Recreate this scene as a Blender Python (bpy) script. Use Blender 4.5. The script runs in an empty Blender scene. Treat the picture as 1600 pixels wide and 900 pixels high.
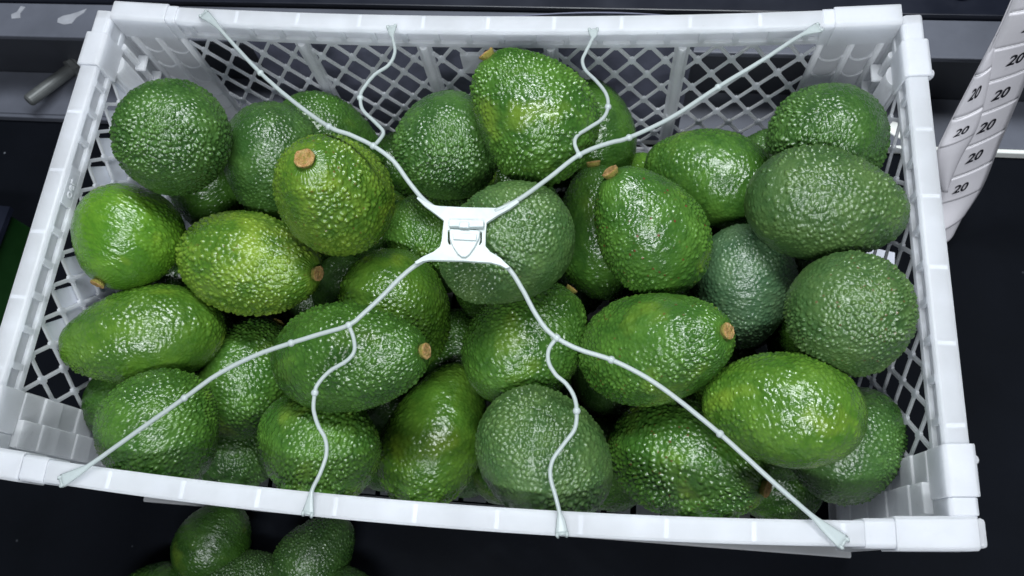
import bpy, bmesh, math, random
import numpy as np
from mathutils import Vector, Matrix, kdtree

random.seed(7)
RNG = np.random.default_rng(7)
CAM_POS = (0.091702, -0.20451, 0.68217)
CAM_RIGHT = (0.992695, 0.079624, -0.090645)
CAM_DOWN = (0.044693, -0.940539, -0.336732)
CAM_FWD = (-0.112067, 0.330221, -0.937227)
LENS = 27.6123
# fruit: id: (x, y, z, axis towards the stem end, radius, length/width)
FRUIT = {
  1: (-0.202, 0.0494, 0.2351, -0.4752, -0.202, -0.8564, 0.0367, 1.1785),
  2: (-0.1572, 0.0641, 0.1765, -0.1888, -0.6848, -0.7039, 0.0366, 1.2371),
  3: (-0.1353, 0.1129, 0.1245, 0.7622, -0.1472, -0.6304, 0.0352, 1.408),
  4: (-0.0864, 0.0151, 0.2283, -0.0446, -0.0078, 0.999, 0.0372, 1.3475),
  5: (-0.2257, 0.0646, 0.135, 0.0873, -0.7406, -0.6662, 0.0332, 1.3239),
  6: (-0.2506, -0.0042, 0.1848, -0.2675, -0.9555, 0.124, 0.0373, 1.06),
  7: (-0.159, -0.0136, 0.1706, 0.9544, -0.1905, 0.23, 0.0366, 1.62),
  8: (-0.2385, -0.0694, 0.1588, -0.8974, -0.3153, 0.3088, 0.0354, 1.62),
  9: (-0.1825, -0.081, 0.0967, 0.3537, 0.9351, -0.0228, 0.0404, 1.213),
  10: (-0.2059, -0.1383, 0.1613, 0.5365, -0.7937, -0.2868, 0.0399, 1.06),
  11: (-0.26, -0.1182, 0.1151, 0.3613, -0.7315, -0.5782, 0.0302, 1.2009),
  12: (-0.0672, -0.0852, 0.1937, 0.9339, 0.0283, 0.3564, 0.0353, 1.62),
  13: (-0.0543, -0.0378, 0.1426, 0.3543, -0.5469, -0.7586, 0.0376, 1.2758),
  14: (-0.0414, 0.0338, 0.1253, 0.7979, 0.5193, -0.306, 0.0331, 1.1654),
  15: (0.0299, -0.0153, 0.2249, -0.8056, -0.5646, -0.1793, 0.0373, 1.2179),
  16: (-0.0194, 0.0711, 0.195, 0.3001, -0.1061, -0.948, 0.0374, 1.06),
  17: (0.0422, 0.074, 0.2358, -0.6155, 0.5709, 0.5434, 0.0378, 1.2691),
  18: (0.0804, 0.1222, 0.1362, -0.1906, 0.9537, 0.2326, 0.0323, 1.3731),
  19: (-0.093, 0.1313, 0.0497, -0.7047, -0.2194, 0.6747, 0.0342, 1.312),
  20: (0.0904, 0.0351, 0.1369, -0.1555, 0.8296, 0.5363, 0.0346, 1.5096),
  21: (0.1225, 0.0128, 0.193, -0.5603, 0.5295, 0.637, 0.0361, 1.3878),
  22: (0.1691, 0.0874, 0.1324, -0.9375, 0.3241, -0.1264, 0.0364, 1.4409),
  23: (0.1136, 0.0951, 0.0816, 0.4706, 0.8528, 0.2264, 0.0322, 1.2076),
  24: (0.2214, 0.1142, 0.0947, 0.4954, 0.8091, 0.3162, 0.0314, 1.2076),
  25: (0.244, 0.088, 0.182, 0.2178, -0.1258, -0.9679, 0.0387, 1.1785),
  26: (0.235, 0.0281, 0.2084, 0.9925, -0.1215, 0.0107, 0.0357, 1.4166),
  27: (0.1921, -0.0067, 0.1426, 0.0219, -0.7554, -0.6548, 0.0346, 1.3103),
  28: (0.243, -0.046, 0.209, 0.3489, -0.5775, -0.738, 0.0362, 1.0644),
  29: (0.1288, -0.0638, 0.1795, 0.6937, 0.0124, 0.7202, 0.0359, 1.62),
  30: (0.2029, -0.1015, 0.1913, -0.9479, 0.1418, -0.2854, 0.0346, 1.4126),
  31: (0.0429, -0.0558, 0.15, 0.5995, 0.7833, 0.1647, 0.0392, 1.2414),
  32: (0.061, -0.138, 0.17, 0.7523, -0.5198, -0.4049, 0.0388, 1.2396),
  33: (0.1575, -0.1272, 0.1179, 0.8182, -0.315, 0.481, 0.041, 1.4364),
  34: (-0.0277, -0.1134, 0.0819, 0.2966, 0.9546, 0.0274, 0.039, 1.5201),
  35: (-0.101, -0.137, 0.141, -0.8723, 0.4736, -0.1215, 0.0378, 1.2141),
  36: (0.2567, -0.1131, 0.1491, 0.6345, 0.7675, -0.0914, 0.0332, 1.2344),
  37: (0.236, -0.1275, 0.037, 0.9047, -0.4234, -0.0474, 0.0325, 1.0945),
  38: (-0.0273, -0.0388, 0.0371, -0.0881, 0.9946, 0.0555, 0.034, 1.2009),
  39: (-0.199, -0.1265, 0.04, 0.5521, 0.7241, -0.4135, 0.0345, 1.227),
}
LOOSE = {
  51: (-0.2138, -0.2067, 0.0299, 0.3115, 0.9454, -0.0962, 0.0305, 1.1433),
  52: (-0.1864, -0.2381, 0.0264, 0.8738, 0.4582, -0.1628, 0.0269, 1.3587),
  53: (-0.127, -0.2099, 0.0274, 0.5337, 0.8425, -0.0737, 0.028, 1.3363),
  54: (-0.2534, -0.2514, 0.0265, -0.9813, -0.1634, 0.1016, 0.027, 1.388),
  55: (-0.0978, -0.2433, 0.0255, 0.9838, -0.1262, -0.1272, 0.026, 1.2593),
}
BURIED = [
  (-0.2575, -0.0063, 0.0343, -0.2748, 0.923, -0.2692, 0.0291, 1.2777),
  (-0.1449, -0.0516, 0.0463, 0.5632, 0.2328, 0.7929, 0.0301, 1.2696),
  (-0.0925, -0.0857, 0.0361, -0.9825, -0.1639, -0.088, 0.0304, 1.3126),
  (0.0317, -0.1219, 0.0362, 0.7187, 0.6529, -0.239, 0.0312, 1.3626),
  (0.0963, -0.1221, 0.046, 0.0487, 0.7211, 0.6911, 0.0315, 1.2523),
  (0.1628, -0.117, 0.0369, 0.0873, 0.9883, 0.125, 0.0307, 1.2209),
  (0.2554, -0.0245, 0.0659, -0.2023, -0.8564, 0.4751, 0.0303, 1.2338),
  (-0.2254, 0.023, 0.0726, -0.6504, 0.6967, -0.3025, 0.0305, 1.2394),
  (-0.1622, 0.0045, 0.0371, 0.9928, -0.0992, -0.0672, 0.0318, 1.2679),
  (-0.0836, -0.0144, 0.0355, 0.5251, 0.851, 0.0028, 0.0297, 1.283),
  (0.0181, 0.0105, 0.0366, 0.0901, -0.9919, -0.0893, 0.031, 1.3762),
  (0.057, -0.0467, 0.0345, -0.5, -0.8596, -0.105, 0.0292, 1.3875),
  (0.1874, -0.0476, 0.0699, -0.1809, 0.9568, 0.2275, 0.0306, 1.3695),
  (0.2467, -0.0738, 0.0356, 0.8707, -0.4901, 0.0411, 0.0297, 1.3408),
  (-0.2426, 0.0798, 0.0412, 0.8987, 0.1341, 0.4176, 0.0299, 1.3568),
  (-0.1694, 0.0641, 0.0425, 0.6846, -0.4722, 0.5552, 0.0305, 1.313),
  (-0.1048, 0.0526, 0.038, -0.0687, -0.9892, 0.1294, 0.0319, 1.3372),
  (0.0249, 0.0774, 0.0752, 0.6164, -0.0273, 0.7869, 0.0307, 1.3094),
  (0.1382, 0.06, 0.0356, -0.5475, -0.8169, -0.1812, 0.0307, 1.323),
  (0.1373, -0.0079, 0.0373, 0.972, 0.1549, 0.1765, 0.0314, 1.3715),
  (0.2094, 0.009, 0.0457, 0.3315, -0.4673, -0.8196, 0.0309, 1.3438),
  (-0.2215, 0.133, 0.0384, 0.8878, -0.0195, 0.4598, 0.0292, 1.2271),
  (-0.152, 0.1216, 0.0347, 0.5366, -0.8399, -0.0814, 0.0293, 1.2764),
  (-0.0411, 0.0564, 0.0368, -0.2207, -0.9731, -0.0663, 0.031, 1.3442),
  (0.0088, 0.1279, 0.0353, -0.7115, 0.6653, 0.2262, 0.029, 1.3125),
  (0.0707, 0.0904, 0.0359, -0.1185, -0.9816, 0.1496, 0.0298, 1.2336),
  (0.2419, 0.0697, 0.037, -0.8693, -0.4833, 0.1041, 0.0308, 1.325),
  (0.2401, 0.0425, 0.0957, -0.8831, 0.4416, 0.1583, 0.0317, 1.3476),
  (-0.256, -0.1018, 0.045, -0.1037, -0.7304, 0.6751, 0.0304, 1.3304),
  (-0.145, -0.132, 0.0448, -0.7519, -0.0548, 0.657, 0.0307, 1.2869),
  (-0.0991, -0.0825, 0.1052, 0.6, -0.0468, 0.7986, 0.0318, 1.3977),
  (0.0544, -0.12, 0.0907, 0.2191, 0.8483, -0.482, 0.0297, 1.297),
  (0.1165, -0.0584, 0.0639, 0.9522, 0.0369, -0.3031, 0.0315, 1.3616),
  (0.2343, -0.0954, 0.0899, 0.7629, 0.5825, 0.2805, 0.0314, 1.2381),
  (-0.2436, -0.0529, 0.0834, 0.8152, 0.5785, -0.0294, 0.0305, 1.3327),
  (-0.1106, -0.0099, 0.088, 0.4908, -0.7453, 0.4512, 0.03, 1.3918),
  (0.0074, -0.0008, 0.1114, -0.2295, -0.3391, 0.9123, 0.0306, 1.3493),
  (0.0294, -0.0533, 0.0834, 0.7891, -0.5384, 0.2957, 0.0292, 1.3315),
  (0.1402, -0.0393, 0.1156, 0.1311, -0.9854, -0.109, 0.0313, 1.2459),
  (-0.2483, -0.0067, 0.1181, -0.8238, 0.2731, -0.4967, 0.0297, 1.2923),
  (-0.1711, 0.047, 0.1029, -0.3554, -0.928, -0.1123, 0.0303, 1.2091),
  (0.067, 0.0269, 0.0729, -0.0297, 0.9954, 0.0912, 0.031, 1.2802),
  (0.1498, 0.0269, 0.0869, 0.5295, -0.8307, -0.1722, 0.0308, 1.2492),
  (-0.0355, 0.1191, 0.0799, -0.3808, 0.9168, -0.1202, 0.0312, 1.3917),
  (0.0427, 0.1331, 0.0811, -0.9131, 0.1727, 0.3693, 0.0293, 1.285),
  (0.1978, 0.1188, 0.0357, 0.1165, 0.9543, -0.2753, 0.0309, 1.3916),
  (-0.0062, 0.1095, 0.129, 0.6771, -0.7092, -0.1965, 0.03, 1.15),
  (-0.2267, 0.1328, 0.1266, -0.9083, 0.0716, 0.4122, 0.03, 1.15),
  (-0.0908, 0.0521, 0.0959, -0.0169, 0.9691, -0.2459, 0.03, 1.15),
  (0.2495, -0.0255, 0.1224, 0.0092, 0.9902, -0.139, 0.03, 1.15),
  (-0.0666, 0.1103, 0.1278, 0.2521, -0.9674, -0.0231, 0.03, 1.15),
  (0.1143, -0.128, 0.036, 0.9, 0.3, 0.1, 0.029, 1.15),
  (-0.0736, -0.129, 0.033, 0.95, 0.2, 0.1, 0.0265, 1.2),
  (-0.0039, -0.129, 0.033, 0.95, 0.2, 0.1, 0.0265, 1.2),
]
ARMS = {"UL": [[-0.0039, -0.012, 0.2647], [-0.0062, -0.0105, 0.2647], [-0.0086, -0.0091, 0.2648], [-0.0109, -0.0076, 0.2649], [-0.0133, -0.006, 0.265], [-0.0156, -0.0042, 0.2651], [-0.0179, -0.0021, 0.2652], [-0.0201, 0.0003, 0.2653], [-0.0224, 0.0029, 0.2654], [-0.0246, 0.0054, 0.2655], [-0.0268, 0.008, 0.2656], [-0.0288, 0.0105, 0.2657], [-0.0308, 0.0131, 0.2658], [-0.0327, 0.0156, 0.2659], [-0.0348, 0.0181, 0.266], [-0.037, 0.0205, 0.2661], [-0.0396, 0.0227, 0.2662], [-0.0423, 0.0248, 0.2663], [-0.0452, 0.0268, 0.2664], [-0.0482, 0.0287, 0.2665], [-0.0511, 0.0304, 0.2666], [-0.0541, 0.032, 0.2667], [-0.0571, 0.0335, 0.2668], [-0.0602, 0.0348, 0.2669], [-0.0633, 0.0361, 0.267], [-0.0663, 0.0374, 0.2671], [-0.0691, 0.0384, 0.2671], [-0.0717, 0.0391, 0.2672], [-0.0744, 0.0398, 0.2673], [-0.0774, 0.0409, 0.2674], [-0.0816, 0.0436, 0.2659], [-0.0868, 0.0473, 0.2641], [-0.0927, 0.0518, 0.262], [-0.0991, 0.0568, 0.2597], [-0.1057, 0.0622, 0.2574], [-0.1123, 0.0676, 0.2551], [-0.1188, 0.0732, 0.2528], [-0.1256, 0.079, 0.2505], [-0.1324, 0.0852, 0.2481], [-0.1393, 0.0914, 0.2458], [-0.146, 0.0977, 0.2435], [-0.1527, 0.1043, 0.2413], [-0.1595, 0.1111, 0.239], [-0.1662, 0.118, 0.2367], [-0.1726, 0.1246, 0.2346], [-0.1783, 0.1306, 0.2327], [-0.1834, 0.1358, 0.2311], [-0.1879, 0.1406, 0.2296], [-0.192, 0.1449, 0.2283], [-0.1956, 0.1487, 0.2272], [-0.1991, 0.1522, 0.2261], [-0.2022, 0.1551, 0.2252], [-0.2047, 0.1573, 0.2245], [-0.207, 0.1592, 0.2238], [-0.2093, 0.161, 0.2232], [-0.2117, 0.163, 0.2225]], "UR": [[0.0267, -0.0108, 0.2647], [0.0297, -0.0096, 0.2656], [0.0325, -0.008, 0.2656], [0.0353, -0.0062, 0.2653], [0.0382, -0.0041, 0.2648], [0.0411, -0.0017, 0.264], [0.0441, 0.0011, 0.2633], [0.0471, 0.0042, 0.2624], [0.0503, 0.0075, 0.2616], [0.0535, 0.011, 0.2607], [0.0569, 0.0146, 0.2598], [0.0604, 0.0184, 0.2589], [0.064, 0.0226, 0.2579], [0.0677, 0.0269, 0.2569], [0.0714, 0.0309, 0.2559], [0.075, 0.0343, 0.255], [0.0786, 0.0371, 0.2542], [0.0822, 0.0395, 0.2534], [0.0857, 0.0415, 0.2527], [0.0891, 0.0433, 0.252], [0.0922, 0.0449, 0.2513], [0.0949, 0.0462, 0.2508], [0.0971, 0.0471, 0.2504], [0.0992, 0.0478, 0.2499], [0.1017, 0.049, 0.2494], [0.1051, 0.0509, 0.2487], [0.1095, 0.0537, 0.2478], [0.1146, 0.0571, 0.2467], [0.1202, 0.061, 0.2455], [0.126, 0.0652, 0.2443], [0.1317, 0.0697, 0.2431], [0.1375, 0.0746, 0.2418], [0.1434, 0.0801, 0.2405], [0.1494, 0.0858, 0.2391], [0.1555, 0.0915, 0.2378], [0.1615, 0.0969, 0.2365], [0.1675, 0.1022, 0.2352], [0.1735, 0.1073, 0.234], [0.1795, 0.1123, 0.2327], [0.1853, 0.1172, 0.2316], [0.1908, 0.1219, 0.2305], [0.1959, 0.1264, 0.2294], [0.2008, 0.131, 0.2284], [0.2054, 0.1352, 0.2274], [0.2095, 0.1391, 0.2266], [0.2131, 0.1423, 0.2259], [0.216, 0.1447, 0.2253], [0.2181, 0.1465, 0.2249], [0.2199, 0.1478, 0.2246], [0.2214, 0.1489, 0.2243], [0.2231, 0.1501, 0.224], [0.2248, 0.1512, 0.2237], [0.2265, 0.1522, 0.2234], [0.2281, 0.1531, 0.2231], [0.2296, 0.154, 0.2228], [0.2312, 0.1549, 0.2225]], "LL": [[-0.0009, -0.0389, 0.2647], [-0.0032, -0.0395, 0.2643], [-0.0055, -0.0401, 0.2639], [-0.0077, -0.0408, 0.2635], [-0.01, -0.0416, 0.2631], [-0.0122, -0.0426, 0.2627], [-0.0144, -0.044, 0.2623], [-0.0166, -0.0455, 0.2619], [-0.0188, -0.0472, 0.2614], [-0.021, -0.0491, 0.261], [-0.0231, -0.0511, 0.2605], [-0.0253, -0.0532, 0.26], [-0.0274, -0.0555, 0.2595], [-0.0295, -0.0579, 0.259], [-0.0316, -0.0603, 0.2585], [-0.0337, -0.0626, 0.2579], [-0.0358, -0.0648, 0.2574], [-0.038, -0.0671, 0.2569], [-0.0402, -0.0693, 0.2564], [-0.0423, -0.0714, 0.2559], [-0.0443, -0.0733, 0.2555], [-0.0461, -0.0751, 0.2551], [-0.0477, -0.0767, 0.2547], [-0.0492, -0.0782, 0.2543], [-0.0511, -0.0796, 0.254], [-0.0534, -0.081, 0.2535], [-0.0563, -0.0822, 0.253], [-0.0597, -0.0834, 0.2525], [-0.0634, -0.0844, 0.2519], [-0.0672, -0.0855, 0.2513], [-0.0708, -0.0865, 0.2507], [-0.0743, -0.0876, 0.2501], [-0.0777, -0.0887, 0.2496], [-0.0811, -0.0898, 0.249], [-0.0847, -0.0909, 0.2485], [-0.0885, -0.0922, 0.2479], [-0.0925, -0.0935, 0.2472], [-0.0968, -0.0949, 0.2465], [-0.1012, -0.0964, 0.2458], [-0.1057, -0.098, 0.2451], [-0.1102, -0.0999, 0.2444], [-0.1148, -0.102, 0.2436], [-0.1196, -0.1043, 0.2428], [-0.1244, -0.1067, 0.2419], [-0.129, -0.1093, 0.2411], [-0.1335, -0.112, 0.2403], [-0.1376, -0.1147, 0.2396], [-0.1413, -0.1175, 0.2388], [-0.145, -0.1204, 0.2381], [-0.1489, -0.1235, 0.2373], [-0.1531, -0.1267, 0.2365], [-0.1579, -0.1303, 0.2355], [-0.1629, -0.1341, 0.2346], [-0.1682, -0.138, 0.2335], [-0.1736, -0.142, 0.2325], [-0.1789, -0.146, 0.2315], [-0.1844, -0.1502, 0.2304], [-0.1902, -0.1546, 0.2293], [-0.196, -0.1589, 0.2281], [-0.2012, -0.1629, 0.2271], [-0.2055, -0.1661, 0.2263], [-0.2087, -0.1684, 0.2257], [-0.211, -0.1701, 0.2252], [-0.2128, -0.1713, 0.2249], [-0.2145, -0.1723, 0.2246], [-0.2164, -0.1735, 0.2243], [-0.2185, -0.1747, 0.2239], [-0.2205, -0.1759, 0.2236], [-0.2226, -0.177, 0.2232], [-0.2246, -0.1782, 0.2229], [-0.2267, -0.1793, 0.2225]], "LR": [[0.0292, -0.0392, 0.2647], [0.0311, -0.0403, 0.2643], [0.0331, -0.0413, 0.2639], [0.035, -0.0424, 0.2636], [0.037, -0.0437, 0.2632], [0.0388, -0.0452, 0.2628], [0.0405, -0.047, 0.2624], [0.0422, -0.049, 0.262], [0.0438, -0.0513, 0.2616], [0.0453, -0.0535, 0.2612], [0.0468, -0.0558, 0.2607], [0.0483, -0.058, 0.2603], [0.0497, -0.0603, 0.2599], [0.051, -0.0626, 0.2594], [0.0524, -0.0649, 0.259], [0.0537, -0.0671, 0.2586], [0.0551, -0.0692, 0.2582], [0.0565, -0.0712, 0.2578], [0.058, -0.0732, 0.2574], [0.0594, -0.0751, 0.257], [0.0608, -0.0767, 0.2567], [0.0622, -0.0782, 0.2563], [0.0636, -0.0794, 0.256], [0.065, -0.0805, 0.2557], [0.0665, -0.0816, 0.2554], [0.0684, -0.0827, 0.2551], [0.0705, -0.0838, 0.2547], [0.0729, -0.0849, 0.2542], [0.0755, -0.086, 0.2538], [0.0783, -0.0871, 0.2533], [0.0813, -0.088, 0.2528], [0.0845, -0.0889, 0.2522], [0.088, -0.0896, 0.2516], [0.0917, -0.0903, 0.251], [0.0955, -0.0911, 0.2503], [0.0994, -0.0922, 0.2497], [0.1033, -0.0935, 0.249], [0.1073, -0.095, 0.2483], [0.1114, -0.0967, 0.2475], [0.1155, -0.0985, 0.2468], [0.1194, -0.1004, 0.2461], [0.123, -0.1023, 0.2454], [0.1265, -0.1043, 0.2447], [0.13, -0.1064, 0.244], [0.1336, -0.1087, 0.2433], [0.1375, -0.1113, 0.2425], [0.142, -0.1143, 0.2416], [0.1469, -0.1178, 0.2405], [0.1519, -0.1213, 0.2395], [0.1567, -0.1248, 0.2385], [0.1608, -0.1278, 0.2376], [0.1642, -0.1304, 0.2368], [0.167, -0.1326, 0.2362], [0.1696, -0.1347, 0.2356], [0.1722, -0.1368, 0.235], [0.175, -0.139, 0.2344], [0.178, -0.1414, 0.2337], [0.181, -0.1439, 0.2331], [0.1841, -0.1464, 0.2323], [0.1874, -0.149, 0.2316], [0.1907, -0.1517, 0.2309], [0.1945, -0.1546, 0.23], [0.1986, -0.1577, 0.2291], [0.2028, -0.1609, 0.2282], [0.2066, -0.1638, 0.2273], [0.2098, -0.1662, 0.2266], [0.2122, -0.168, 0.226], [0.2139, -0.1694, 0.2256], [0.2154, -0.1705, 0.2253], [0.2167, -0.1716, 0.225], [0.2184, -0.1728, 0.2246], [0.2202, -0.1741, 0.2242], [0.2221, -0.1755, 0.2238], [0.2241, -0.1769, 0.2234], [0.226, -0.1782, 0.2229], [0.2279, -0.1796, 0.2225]]}
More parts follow.
